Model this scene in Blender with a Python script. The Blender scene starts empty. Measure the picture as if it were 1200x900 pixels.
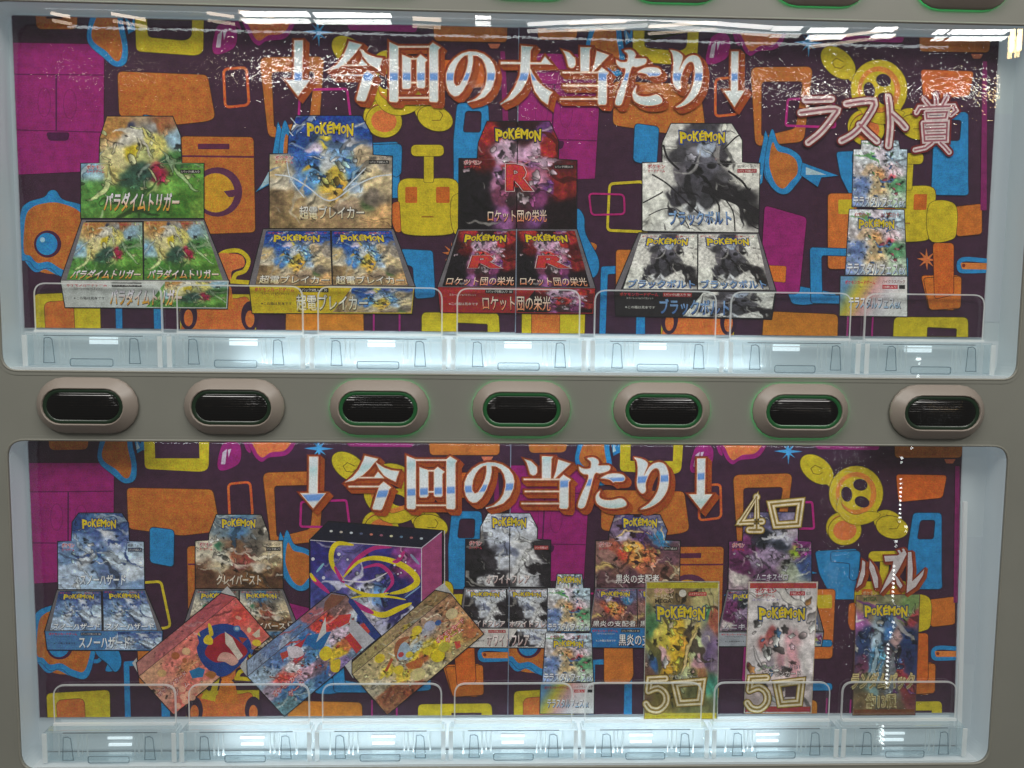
import bpy, math, random
import numpy as np
from mathutils import Vector, Matrix
from mathutils.geometry import tessellate_polygon
random.seed(4)
C = bpy.context.scene.collection
sc = bpy.context.scene
# ---------------------------------------------------------------- camera
# metres; the machine's front sheet is the plane y = 0; U is the size of one photograph pixel on that plane
U = 0.00075
F = 870.0
H0 = 1.40
cp, cy_, cr = math.radians(-4.57363406), math.radians(-1.79603577), math.radians(0.64302027)
def _rot():
    Rx = np.array([[1,0,0],[0,math.cos(cp),-math.sin(cp)],[0,math.sin(cp),math.cos(cp)]])
    Ry = np.array([[math.cos(cy_),0,math.sin(cy_)],[0,1,0],[-math.sin(cy_),0,math.cos(cy_)]])
    Rz = np.array([[math.cos(cr),-math.sin(cr),0],[math.sin(cr),math.cos(cr),0],[0,0,1]])
    return Ry@Rx@Rz
RC = _rot()
cam_d = bpy.data.cameras.new('camera'); cam = bpy.data.objects.new('camera', cam_d); C.objects.link(cam)
cam_d.sensor_width = 36.0; cam_d.lens = F/1200*36; cam_d.clip_start = 0.01; cam_d.clip_end = 100
Mc = Matrix([[RC[0,0],RC[0,1],RC[0,2],0],[-RC[2,0],-RC[2,1],-RC[2,2],-F*U],[RC[1,0],RC[1,1],RC[1,2],H0],[0,0,0,1]])
cam.matrix_world = Mc
sc.camera = cam
sc.render.resolution_x = 1024; sc.render.resolution_y = 768
sc.cycles.max_bounces = 12; sc.cycles.transparent_max_bounces = 24
sc.cycles.sample_clamp_indirect = 4
# ---------------------------------------------------------------- light of the arcade room
w = bpy.data.worlds.new('World'); sc.world = w; w.use_nodes = True
bg = w.node_tree.nodes['Background']; bg.inputs[0].default_value = (1.0, 0.955, 0.90, 1); bg.inputs[1].default_value = 0.13
sc.view_settings.view_transform = 'Standard'; sc.view_settings.look = 'None'
sc.view_settings.exposure = 0.0; sc.view_settings.gamma = 1.0

def plane(px, py, d=0.0):
    """photograph pixel -> (x, z) in units on the plane d units behind the front sheet"""
    v = RC @ np.array([(px-600)/F, -(py-450)/F, -1.0])
    k = F + d
    return v[0]/-v[2]*k, v[1]/-v[2]*k
def P(px, py, d=0.0):
    x, z = plane(px, py, d)
    return (x*U, d*U, H0+z*U)
def Parr(X, Y, d):
    X = np.asarray(X, float); Y = np.asarray(Y, float)
    a = (X-600)/F; b = -(Y-450)/F
    vx = RC[0,0]*a+RC[0,1]*b-RC[0,2]; vy = RC[1,0]*a+RC[1,1]*b-RC[1,2]; vz = RC[2,0]*a+RC[2,1]*b-RC[2,2]
    k = (F+d)/-vz
    return np.stack([vx*k*U, np.full_like(vx, d*U), H0+vy*k*U], -1)
def W(x, z, d):       # units -> world
    return (x*U, d*U, H0+z*U)

def ceiling_lamp(px0, px1, py, thick=0.06, L=14, col=(1,.97,.93), zc=1.45, py1=None):
    """a fluorescent tube on the ceiling behind the viewer, where the pane mirrors it at these pixels"""
    pts = []
    for px, yy in ((px0, py), (px1, py1 if py1 else py)):
        x, z = plane(px, yy)
        v = Vector((x*U, -F*U, z*U)); t = zc/v.z - 1.0
        pts.append(Vector((x*U, 0, H0+z*U)) + v*t)
    a, b = pts; mid = (a+b)/2; ln = (b-a).length
    ld = bpy.data.lights.new('ceiling_tube', 'AREA'); ld.shape = 'RECTANGLE'; ld.size = ln; ld.size_y = thick
    ld.energy = L*1.9*math.pi*ln*thick; ld.color = col
    o = bpy.data.objects.new('ceiling_tube', ld); C.objects.link(o); o.location = mid
    o.rotation_euler = (0, 0, math.atan2(b.y-a.y, b.x-a.x))
LAMPS = [(283,362,16,22),(368,458,17,22),(557,575,19,20),(905,940,33,10),(948,992,35,22),(1024,1050,34,20),(1096,1110,37,20),(1114,1182,37,26)]
for a, b, y, L in LAMPS: ceiling_lamp(a, b, y, L=L)
ceiling_lamp(618, 760, 28, L=9, py1=21, thick=.05); ceiling_lamp(762, 905, 21, L=9, py1=32, thick=.05)
ceiling_lamp(892, 905, 1, L=8, thick=.1)
def shade_lamp(px, py, w_px, h_px, dist, L, col):
    x, z = plane(px, py); v = Vector((x*U, -F*U, z*U)).normalized(); q = Vector((x*U, 0, H0+z*U)); loc = q+v*dist; k = (dist+F*U)/F
    ld = bpy.data.lights.new('lantern', 'AREA'); ld.shape = 'RECTANGLE'; ld.size = w_px*k; ld.size_y = h_px*k; ld.energy = L*1.6*math.pi*w_px*h_px*k*k; ld.color = col
    o = bpy.data.objects.new('lantern', ld); C.objects.link(o); o.location = loc; o.rotation_euler = (loc-q).to_track_quat('Z', 'Y').to_euler()
shade_lamp(1187.5, 47, 4, 20, 3.5, 34, (1,.68,.30)); shade_lamp(1196, 46, 4, 19, 3.5, 34, (1,.68,.30))
for x, y, ww, hh in ((70,17,16,3),(150,19,30,3),(258,17,26,3),(300,16,34,4),(500,22,30,4),(700,26,60,3),(800,28,70,3),(1000,40,80,3)): shade_lamp(x, y, ww, hh, 4.5, 9, (1,.80,.62))
for (x, y, e) in ((-1.3, -1.7, 31), (1.3, -1.8, 34), (0, -1.2, 16)):            # unseen fill lights added overhead, clear of the pane's mirror view
    ld = bpy.data.lights.new('overhead_fill', 'AREA'); ld.shape = 'RECTANGLE'; ld.size = 1.2; ld.size_y = .5; ld.energy = e; ld.color = (1,.97,.92)
    o = bpy.data.objects.new('overhead_fill', ld); C.objects.link(o); o.location = (x, y, H0+1.9)
    o.rotation_euler = (Vector((x, y, H0+1.9))-Vector((0,0,H0))).to_track_quat('Z','Y').to_euler()

# ---------------------------------------------------------------- helpers
def lin(c):
    c = np.asarray(c, float)/255.0
    return np.where(c <= .04045, c/12.92, ((c+.055)/1.055)**2.4)
INK = 1.28           # ink albedo for a value read off the photograph
def mesh_obj(name, verts, faces, mat, parent=None, cols=None, mats=None, fmat=None, smooth=False):
    m = bpy.data.meshes.new(name); m.from_pydata([tuple(v) for v in verts], [], [tuple(f) for f in faces])
    for q in (mats or [mat]): m.materials.append(q)
    if fmat is not None: m.polygons.foreach_set('material_index', fmat)
    if smooth: m.polygons.foreach_set('use_smooth', [True]*len(m.polygons))
    if cols is not None:
        at = m.color_attributes.new('ink', 'FLOAT_COLOR', 'POINT')
        a = np.ones((len(m.vertices), 4), np.float32); a[:, :3] = cols
        at.data.foreach_set('color', a.ravel())
    m.update()
    o = bpy.data.objects.new(name, m); C.objects.link(o)
    if parent: o.parent = parent
    return o
def empty(name, label=None, cat=None, group=None, parent=None):
    o = bpy.data.objects.new(name, None); C.objects.link(o); o.empty_display_size = .02
    if label: o['label'] = label; o['category'] = cat
    if group: o['group'] = group
    if parent: o.parent = parent
    return o
def nodes(name):
    m = bpy.data.materials.new(name); m.use_nodes = True; nt = m.node_tree
    return m, nt, nt.nodes['Principled BSDF'], nt.nodes['Material Output']
def N(nt, t, **kw):
    n = nt.nodes.new(t)
    for k, v in kw.items():
        if k.startswith('i_'): n.inputs[k[2:].replace('_', ' ')].default_value = v
        else: setattr(n, k, v)
    return n
def coords(nt, scale=(1,1,1)):
    tc = N(nt, 'ShaderNodeTexCoord'); mp = N(nt, 'ShaderNodeMapping'); mp.inputs['Scale'].default_value = scale
    nt.links.new(tc.outputs['Object'], mp.inputs[0]); return mp.outputs[0]

def mat_ink():
    m, nt, b, out = nodes('printed_paper'); L = nt.links.new
    at = N(nt, 'ShaderNodeVertexColor'); at.layer_name = 'ink'
    v = coords(nt)
    n1 = N(nt, 'ShaderNodeTexNoise', i_Scale=900.0, i_Detail=3.0); L(v, n1.inputs['Vector'])
    n2 = N(nt, 'ShaderNodeTexNoise', i_Scale=130.0, i_Detail=4.0); L(v, n2.inputs['Vector'])
    v2 = coords(nt, (5, 1, 200)); n3 = N(nt, 'ShaderNodeTexNoise', i_Scale=6.0, i_Detail=2.0); L(v2, n3.inputs['Vector'])
    a = N(nt, 'ShaderNodeMath', operation='ADD'); L(n1.outputs[0], a.inputs[0]); L(n2.outputs[0], a.inputs[1])
    a2 = N(nt, 'ShaderNodeMath', operation='MULTIPLY_ADD'); L(n3.outputs[0], a2.inputs[0]); a2.inputs[1].default_value = .35; L(a.outputs[0], a2.inputs[2])
    r = N(nt, 'ShaderNodeMapRange'); L(a2.outputs[0], r.inputs[0])
    r.inputs[1].default_value = .75; r.inputs[2].default_value = 1.6; r.inputs[3].default_value = .62; r.inputs[4].default_value = 1.38
    mx = N(nt, 'ShaderNodeVectorMath', operation='SCALE'); L(at.outputs[0], mx.inputs[0]); L(r.outputs[0], mx.inputs['Scale'])
    # the ink dots drift a little in hue
    n4 = N(nt, 'ShaderNodeTexNoise', i_Scale=1400.0, i_Detail=1.0); L(v, n4.inputs['Vector'])
    hs = N(nt, 'ShaderNodeHueSaturation'); mr = N(nt, 'ShaderNodeMapRange'); L(n4.outputs[0], mr.inputs[0])
    mr.inputs[1].default_value=.3; mr.inputs[2].default_value=.7; mr.inputs[3].default_value = .47; mr.inputs[4].default_value = .53
    L(mr.outputs[0], hs.inputs['Hue']); L(mx.outputs[0], hs.inputs['Color'])
    L(hs.outputs[0], b.inputs['Base Color']); b.inputs['Roughness'].default_value = .7; b.inputs['Specular IOR Level'].default_value = .15
    return m
INKM = mat_ink()
def mat_plain(name, col, rough=.5, bump=0, bscale=300, emit=None, es=0, var=.0, metal=0, coat=0):
    m, nt, b, out = nodes(name); L = nt.links.new
    if var:
        n = N(nt, 'ShaderNodeTexNoise', i_Scale=9.0, i_Detail=6.0); L(coords(nt), n.inputs['Vector'])
        r = N(nt, 'ShaderNodeMapRange'); L(n.outputs[0], r.inputs[0]); r.inputs[1].default_value=.3; r.inputs[2].default_value=.7
        r.inputs[3].default_value = 1-var; r.inputs[4].default_value = 1+var
        s = N(nt, 'ShaderNodeVectorMath', operation='SCALE'); s.inputs[0].default_value = col; L(r.outputs[0], s.inputs['Scale']); L(s.outputs[0], b.inputs['Base Color'])
    else: b.inputs['Base Color'].default_value = (*col, 1)
    b.inputs['Roughness'].default_value = rough; b.inputs['Metallic'].default_value = metal; b.inputs['Coat Weight'].default_value = coat
    if bump:
        n = N(nt, 'ShaderNodeTexNoise', i_Scale=float(bscale), i_Detail=3.0); L(coords(nt), n.inputs['Vector'])
        bp = N(nt, 'ShaderNodeBump', i_Strength=bump, i_Distance=.001); L(n.outputs[0], bp.inputs['Height']); L(bp.outputs[0], b.inputs['Normal'])
    if emit: b.inputs['Emission Color'].default_value = (*emit, 1); b.inputs['Emission Strength'].default_value = es
    return m
def mat_clear(name, tint=(1,1,1), haze=0.0, rough=0.0, gloss=1.0, hazecol=(.8,.88,.92), bump=None):
    """thin clear sheet: what is behind it plus its own mirror reflection (Fresnel) and a little haze"""
    m, nt, b, out = nodes(name); L = nt.links.new; nt.nodes.remove(b)
    tr = N(nt, 'ShaderNodeBsdfTransparent'); tr.inputs[0].default_value = (*tint, 1)
    gl = N(nt, 'ShaderNodeBsdfGlossy', i_Roughness=rough); gl.inputs[0].default_value = (1,1,1,1)
    fr = N(nt, 'ShaderNodeFresnel', i_IOR=1.5)
    ge = N(nt, 'ShaderNodeNewGeometry'); io = N(nt, 'ShaderNodeMapRange'); L(ge.outputs['Backfacing'], io.inputs[0])   # a thin sheet reflects alike from both sides
    io.inputs[3].default_value = 1.5; io.inputs[4].default_value = 1/1.5; L(io.outputs[0], fr.inputs['IOR'])
    ml = N(nt, 'ShaderNodeMath', operation='MULTIPLY'); L(fr.outputs[0], ml.inputs[0]); ml.inputs[1].default_value = gloss
    mx = N(nt, 'ShaderNodeMixShader'); L(ml.outputs[0], mx.inputs[0]); L(tr.outputs[0], mx.inputs[1]); L(gl.outputs[0], mx.inputs[2])
    last = mx
    if haze:
        df = N(nt, 'ShaderNodeBsdfDiffuse'); df.inputs[0].default_value = (*hazecol, 1)
        tl = N(nt, 'ShaderNodeBsdfTranslucent'); tl.inputs[0].default_value = (*hazecol, 1)
        m2 = N(nt, 'ShaderNodeMixShader'); m2.inputs[0].default_value = .5; L(df.outputs[0], m2.inputs[1]); L(tl.outputs[0], m2.inputs[2])
        m3 = N(nt, 'ShaderNodeMixShader'); m3.inputs[0].default_value = haze; L(mx.outputs[0], m3.inputs[1]); L(m2.outputs[0], m3.inputs[2]); last = m3
    if bump: bump(nt, gl, fr)
    L(last.outputs[0], out.inputs[0]); return m

def lam_bump(nt, gl, fr):
    L = nt.links.new
    v = coords(nt, (1.0, 1, 1.25))
    n = N(nt, 'ShaderNodeTexNoise', i_Scale=200.0, i_Detail=1.2, i_Roughness=.45, i_Distortion=.6); L(v, n.inputs['Vector'])
    n2 = N(nt, 'ShaderNodeTexNoise', i_Scale=14.0, i_Detail=2.0); L(v, n2.inputs['Vector'])
    b1 = N(nt, 'ShaderNodeBump', i_Strength=1.0, i_Distance=.00013); L(n.outputs[0], b1.inputs['Height'])
    b2 = N(nt, 'ShaderNodeBump', i_Strength=1.0, i_Distance=.00055); L(n2.outputs[0], b2.inputs['Height']); L(b1.outputs[0], b2.inputs['Normal'])
    L(b2.outputs[0], gl.inputs['Normal'])
M_PANEL = mat_plain('olive_grey_painted_steel', (.190,.194,.168), .40, bump=.05, bscale=900, var=.07)
M_RING  = mat_plain('taupe_button_plastic', (.24,.205,.175), .38, bump=.04, bscale=500, var=.04)
M_TRIM  = mat_plain('pale_trim_plastic', (.20,.20,.17), .35)
M_BACK  = mat_plain('white_backlit_board', (.40,.44,.46), .5, emit=(.74,.88,.98), es=.13, var=.02)
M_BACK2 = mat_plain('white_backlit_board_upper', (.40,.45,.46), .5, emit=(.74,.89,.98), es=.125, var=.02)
M_SILL  = mat_plain('white_sill_plastic', (.52,.55,.57), .35, emit=(.7,.87,1.0), es=.08, var=.02)
M_LED   = mat_plain('lit_led_module', (.8,.8,.8), .5, emit=(.86,.95,1.0), es=.95)
M_LENS  = mat_plain('dark_smoked_lens', (.006,.006,.006), .10)
def _ridges():
    nt = M_LENS.node_tree; L = nt.links.new; wv = N(nt, 'ShaderNodeTexWave', i_Scale=150.0, i_Distortion=.3); wv.bands_direction = 'Z'; L(coords(nt), wv.inputs['Vector'])
    bp = N(nt, 'ShaderNodeBump', i_Strength=.5, i_Distance=.0004); L(wv.outputs['Fac'], bp.inputs['Height']); L(bp.outputs[0], nt.nodes['Principled BSDF'].inputs['Normal'])
_ridges()
M_GREEN = mat_plain('green_lit_ring', (.014,.07,.024), .3, emit=(.05,.9,.2), es=.018)
M_GREEN_DIM = mat_plain('green_ring_dim', (.012,.025,.014), .3, emit=(.05,.9,.2), es=.002)
M_GLOW  = mat_plain('green_lit_gasket', (.02,.08,.03), .4, emit=(.08,.9,.25), es=6.0)
M_PANE  = mat_clear('window_glass', tint=(.97,.985,.98))
M_PANE2 = mat_clear('inner_window_glass', tint=(.985,.99,.985), gloss=.6)
M_LAM   = mat_clear('glossy_laminate_film', gloss=1.5, rough=0.0, bump=lam_bump)
M_ACR   = mat_clear('clear_acrylic', tint=(.95,.975,.985), gloss=1.0)
M_ACRH  = mat_clear('clear_acrylic_moulded', tint=(.93,.965,.975), haze=.09, gloss=1.8, rough=.03)
M_EDGE  = mat_clear('frosted_acrylic_edge', tint=(.96,.98,.99), haze=.72, gloss=1.0, rough=.2, hazecol=(.95,.97,.98))
M_LIT   = mat_plain('stand_glow_strip', (.45,.48,.5), .5, emit=(.82,.94,1.0), es=.17)  # emission raised to brighten the stands from behind
M_EDGED = mat_clear('dark_acrylic_edge', tint=(.42,.50,.54), haze=.25, gloss=1.5, rough=.05, hazecol=(.30,.35,.38))
M_SHAFT = mat_plain('inner_wall_white', (.55,.60,.62), .5, var=.02, emit=(.74,.88,.98), es=.10)
M_STRIP = mat_plain('reflection_band_white', (.38,.42,.45), .5, emit=(.74,.87,.97), es=.125, var=.02)  # board tone with the room's reflection put into the colour
M_BODY  = mat_plain('machine_body_steel', (.30,.30,.27), .45, var=.05)

# ---------------------------------------------------------------- 2D outlines
def rounded(pts, r, n=5):
    if r <= 0: return [tuple(p) for p in pts]
    out = []; m = len(pts)
    for i in range(m):
        p = np.array(pts[i], float); a = np.array(pts[i-1], float); b = np.array(pts[(i+1) % m], float)
        da, db = np.linalg.norm(a-p), np.linalg.norm(b-p)
        ra = min(r, da*.5); rb = min(r, db*.5)
        q0 = p+(a-p)/da*ra; q1 = p+(b-p)/db*rb
        for j in range(n+1):
            t = j/n; out.append(tuple((1-t)**2*q0 + 2*t*(1-t)*p + t*t*q1))
    return out
def ellipse(cx, cy, rx, ry, rot=0, n=28):
    c, s = math.cos(math.radians(rot)), math.sin(math.radians(rot)); out = []
    for i in range(n):
        t = 2*math.pi*i/n; x, y = rx*math.cos(t), ry*math.sin(t); out.append((cx+x*c-y*s, cy+x*s+y*c))
    return out
def smooth(pts, n=6, closed=True):
    """Catmull-Rom through the points"""
    P_ = [np.array(p, float) for p in pts]; m = len(P_); out = []
    for i in range(m if closed else m-1):
        g = lambda k: P_[k % m] if closed else P_[max(0, min(m-1, k))]
        a, b, c, d = g(i-1), g(i), g(i+1), g(i+2)
        for j in range(n):
            t = j/n; out.append(tuple(.5*((2*b)+(c-a)*t+(2*a-5*b+4*c-d)*t*t+(3*b-a-3*c+d)*t**3)))
    if not closed: out.append(tuple(P_[-1]))
    return out
def area(p): return .5*sum(p[i-1][0]*p[i][1]-p[i][0]*p[i-1][1] for i in range(len(p)))
def grow(p, d):
    """mitre-limited outline offset, outwards for d > 0"""
    q = []
    for v in p:
        if not q or abs(v[0]-q[-1][0])+abs(v[1]-q[-1][1]) > 1e-4: q.append(v)
    if abs(q[0][0]-q[-1][0])+abs(q[0][1]-q[-1][1]) < 1e-4: q.pop()
    s = 1 if area(q) > 0 else -1; out = []; m = len(q)
    for i in range(m):
        p0, p1, p2 = np.array(q[i-1]), np.array(q[i]), np.array(q[(i+1) % m])
        e1 = p1-p0; e2 = p2-p1; e1 = e1/np.linalg.norm(e1); e2 = e2/np.linalg.norm(e2)
        n1 = np.array([e1[1], -e1[0]])*s; n2 = np.array([e2[1], -e2[0]])*s
        nn = n1+n2; L = np.linalg.norm(nn)
        if L < .35: out.append(tuple(p1+n1*d)); out.append(tuple(p1+n2*d)); continue
        nn = nn/L; c = max(.5, float(nn@n1)); out.append(tuple(p1+nn*d/c))
    return out
def ribbon(pts, wd, closed=False):
    """outline(s) of a stroked line: list of loops (outer[, hole])"""
    P_ = [np.array(p, float) for p in pts]; m = len(P_)
    Lf, Rt = [], []
    for i in range(m):
        if closed: a, b = P_[i-1], P_[(i+1) % m]
        else: a, b = P_[max(0, i-1)], P_[min(m-1, i+1)]
        e1 = P_[i]-a; e2 = b-P_[i]
        e1 = e1/np.linalg.norm(e1) if np.linalg.norm(e1) > 1e-9 else e2/np.linalg.norm(e2)
        e2 = e2/np.linalg.norm(e2) if np.linalg.norm(e2) > 1e-9 else e1
        n1 = np.array([-e1[1], e1[0]]); n2 = np.array([-e2[1], e2[0]]); nn = n1+n2; nn = nn/max(.3, np.linalg.norm(nn)); c = max(.6, float(nn@n1))
        Lf.append(tuple(P_[i]+nn*wd/2/c)); Rt.append(tuple(P_[i]-nn*wd/2/c))
    if closed: 
        return [Lf, Rt] if abs(area(Lf)) > abs(area(Rt)) else [Rt, Lf]
    return [Lf+Rt[::-1]]
def clip(poly, cl):
    """Sutherland-Hodgman against a convex clockwise/counter-clockwise loop"""
    s = 1 if area(cl) > 0 else -1; out = list(poly)
    for i in range(len(cl)):
        a, b = cl[i-1], cl[i]; inp, out = out, []
        f = lambda p: s*((b[0]-a[0])*(p[1]-a[1])-(b[1]-a[1])*(p[0]-a[0]))
        for j in range(len(inp)):
            p, q = inp[j-1], inp[j]; fp, fq = f(p), f(q)
            if fq >= 0:
                if fp < 0: t = fp/(fp-fq); out.append((p[0]+(q[0]-p[0])*t, p[1]+(q[1]-p[1])*t))
                out.append(q)
            elif fp >= 0: t = fp/(fp-fq); out.append((p[0]+(q[0]-p[0])*t, p[1]+(q[1]-p[1])*t))
        if not out: return []
    return out
class Flat:
    """collects flat 2D pieces, each at its own depth, to be linked as one mesh"""
    def __init__(s): s.v = []; s.f = []; s.c = []; s.cuts = []
    def add(s, loops, d, col, fn=None):
        loops = [l for l in loops if len(l) > 2]
        if not loops: return
        s.cuts.append((len(s.v), len(s.f)))
        vv = [[Vector((x, y, 0)) for x, y in l] for l in loops]
        tri = tessellate_polygon(vv); b = len(s.v)
        pts = [p for l in loops for p in l]
        if fn: s.v += [fn(x, y, d) for x, y in pts]
        else:  s.v += [tuple(q) for q in Parr([p[0] for p in pts], [p[1] for p in pts], d)]
        cc = lin(col)*INK if not callable(col) else None
        s.c += [cc if cc is not None else lin(col(*p))*INK for p in pts]
        s.f += [(b+i, b+j, b+k) for i, j, k in tri]
    def each(s, name, parent):
        cut = s.cuts+[(len(s.v), len(s.f))]
        for (v0, f0), (v1, f1) in zip(cut[:-1], cut[1:]):
            mesh_obj(name, s.v[v0:v1], [tuple(i-v0 for i in g) for g in s.f[f0:f1]], INKM, parent, cols=np.array(s.c[v0:v1]))
    def obj(s, name, parent=None, mat=None):
        if not s.v: return None
        return mesh_obj(name, s.v, s.f, mat or INKM, parent, cols=np.array(s.c))

# text in Blender's own font: outline meshes in a unit box, mapped onto a quad of photograph pixels
_tc = {}
def text2d(t, off=0.0, shear=0.0):
    k = (t, round(off, 4), shear)
    if k in _tc: return _tc[k]
    cu = bpy.data.curves.new('t', 'FONT'); cu.body = t; cu.resolution_u = 2 if len(t) < 14 else 1; cu.offset = off; cu.shear = shear
    ob = bpy.data.objects.new('t', cu); m = bpy.data.meshes.new_from_object(ob)
    v = np.empty(len(m.vertices)*3); m.vertices.foreach_get('co', v); v = v.reshape(-1, 3)[:, :2].copy()
    f = [tuple(p.vertices) for p in m.polygons]
    bpy.data.objects.remove(ob); bpy.data.curves.remove(cu); bpy.data.meshes.remove(m)
    _tc[k] = (v, f); return _tc[k]
def put_text(fl, t, quad, d, col, off=0.0, shear=0.0, bold=0.0, dx=0, dy=0, arc=0):
    """quad: tl, tr, br, bl in photograph pixels; off and bold in em; col may be (top, bottom)"""
    v0, _ = text2d(t, 0, shear); v, f = text2d(t, off+bold, shear)
    if not len(v): return
    lo, hi = v0.min(0), v0.max(0); q = (v-lo)/(hi-lo)
    if len(v) == 0: return
    a, b, c, e = [np.array(p, float) for p in quad]
    u = q[:, 0:1]; s = 1-q[:, 1:2]
    s = s - arc*4*u*(1-u)
    p = (1-s)*((1-u)*a+u*b)+s*((1-u)*e+u*c)
    base = len(fl.v)
    w3 = Parr(p[:, 0]+dx, p[:, 1]+dy, d)
    fl.v += [tuple(x) for x in w3]
    if isinstance(col[0], (tuple, list)):
        t_, b_ = lin(col[0])*INK, lin(col[1])*INK; ss = np.clip((s-.35)/.4, 0, 1)
        fl.c += list((1-ss)*t_+ss*b_)
    else: fl.c += [lin(col)*INK]*len(v)
    fl.f += [tuple(base+i for i in g) for g in f]

# painted pictures: colour fields laid on fine grids
def vnoise(x, y, seed):
    xi = np.floor(x).astype(np.int64); yi = np.floor(y).astype(np.int64); fx = x-xi; fy = y-yi
    fx = fx*fx*(3-2*fx); fy = fy*fy*(3-2*fy)
    def h(a, b):
        n = (a*374761393+b*668265263+seed*974634777) & 0xffffffff
        n = ((n ^ (n >> 13))*1274126177) & 0xffffffff
        return ((n ^ (n >> 16)) & 0xffff)/65535.0
    return (h(xi,yi)*(1-fx)+h(xi+1,yi)*fx)*(1-fy)+(h(xi,yi+1)*(1-fx)+h(xi+1,yi+1)*fx)*fy
def fbm(x, y, seed, o=3):
    s = 0; a = .5; t = 0
    for k in range(o): s = s+a*vnoise(x*2**k, y*2**k, seed+k*17); t += a; a *= .55
    return s/t
def make_art(blobs, seed=1, warp=.07, p=3.0, detail=.55, grain=34, accents=(), streak=0.0, ang=30, ns=48, nb=40, sp=.2, asp=1.0):
    """an abstract painting: soft colour patches, overlaid with curved brush strokes that take up the colours under them"""
    B = np.array([b[:3] for b in blobs], float); CO = np.array([b[3] for b in blobs], float)/255
    AC = np.array(accents, float)/255 if len(accents) else None
    def base(uu, vv, pw):
        ws = np.array([1/(((uu-b[0])**2+(vv-b[1])**2)/b[2]**2+.02)**pw for b in B]); ws = ws/ws.sum(0)
        return np.tensordot(ws, CO, (0, 0))
    rg = random.Random(seed*7+1); ST = []
    for i in range(ns):
        cu, cv = rg.uniform(0, 1), rg.uniform(0, 1); big = rg.random()**2.2
        an = math.radians(ang+rg.gauss(0, 38)); ln = .05+.20*big; wd = .006+.028*big*rg.uniform(.4, 1)
        c = base(np.array(cu), np.array(cv), p); t = rg.random()
        if AC is not None and t < .16: c = AC[rg.randrange(len(AC))]
        elif t < .42: c = c*rg.uniform(.45, .75)
        elif t < .86: c = c*.5+np.array([.78, .77, .74])*rg.uniform(.45, .62)
        ST.append((cu, cv, math.cos(an), math.sin(an), ln, wd, rg.uniform(-3.5, 3.5), np.array(c), rg.random() < .45))
    BL = []
    for i in range(nb):
        cu, cv = rg.gauss(.5, sp), rg.gauss(.48, sp); r = rg.uniform(.012, .05)*(1 if nb < 70 else .8); c = base(np.array(cu), np.array(cv), p); t = rg.random()
        if AC is not None and t < .25: c = AC[rg.randrange(len(AC))]
        elif t < .6: c = np.minimum(1, c*rg.uniform(1.2, 1.7)+.05)
        elif t < .8: c = c*rg.uniform(.3, .6)
        BL.append((cu, cv, math.radians(rg.uniform(0, 180)), r, rg.uniform(1.2, 2.6), np.array(c), rg.uniform(0, 6), rg.randint(2, 5)))
    def f(u, v):
        u = np.asarray(u, float); v = np.asarray(v, float)
        U_ = u*asp; wx = fbm(U_*7, v*7, seed); wy = fbm(U_*7+40, v*7, seed+5)
        uu = u+(wx-.5)*2.0*warp; vv = v+(wy-.5)*2.0*warp
        col = base(uu, vv, p)
        d = (fbm(U_*grain*.6, v*grain*.6, seed+21, 2)-.5)*2
        if streak:
            a = math.radians(ang); s1 = U_*math.cos(a)+v*math.sin(a); s2 = -U_*math.sin(a)+v*math.cos(a)
            d = d*.5+(fbm(s1*5+wx*3, s2*34+wy*5, seed+31, 2)-.5)*2*streak
        col = col*(1+detail*.6*d[..., None])
        for cu, cv, an, r, sq, c, ph, lob in BL:
            du, dv = (u-cu)*asp, v-cv; s = du*math.cos(an)+dv*math.sin(an); q = (-du*math.sin(an)+dv*math.cos(an))*sq
            e = r*(1+.22*np.cos(lob*np.arctan2(q, s)+ph))-np.hypot(s, q); m = np.clip(e/.006, 0, 1)[..., None]
            sh = np.clip(.75+.5*(s-q)/r*.5, .5, 1.25)[..., None]; lm = np.clip(1-np.abs(e)/.008, 0, 1)[..., None]
            col = col*(1-m)+np.clip(c*sh, 0, 1)*m; col = col*(1-lm*.6)
        for cu, cv, ca, sa, ln, wd, k, c, outl in ST:
            du, dv = (uu-cu)*asp, vv-cv; s = du*ca+dv*sa; r = -du*sa+dv*ca-k*s*s
            h = wd*np.clip(1-(s/ln)**2, 0, 1)**.7; e = h-np.abs(r)
            m = np.clip(e/.006, 0, 1)[..., None]
            if outl: lm = (np.clip(1-np.abs(e)/.007, 0, 1)*(h > 0))[..., None]; col = col*(1-lm*.5)
            col = col*(1-m*.9)+c*m*.9
        w2 = fbm(U_*grain, v*grain, seed+9, 2); col = col*(1+.22*(w2-.5)[..., None]*2)
        return np.clip(col, 0, 1)
    return f
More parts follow.
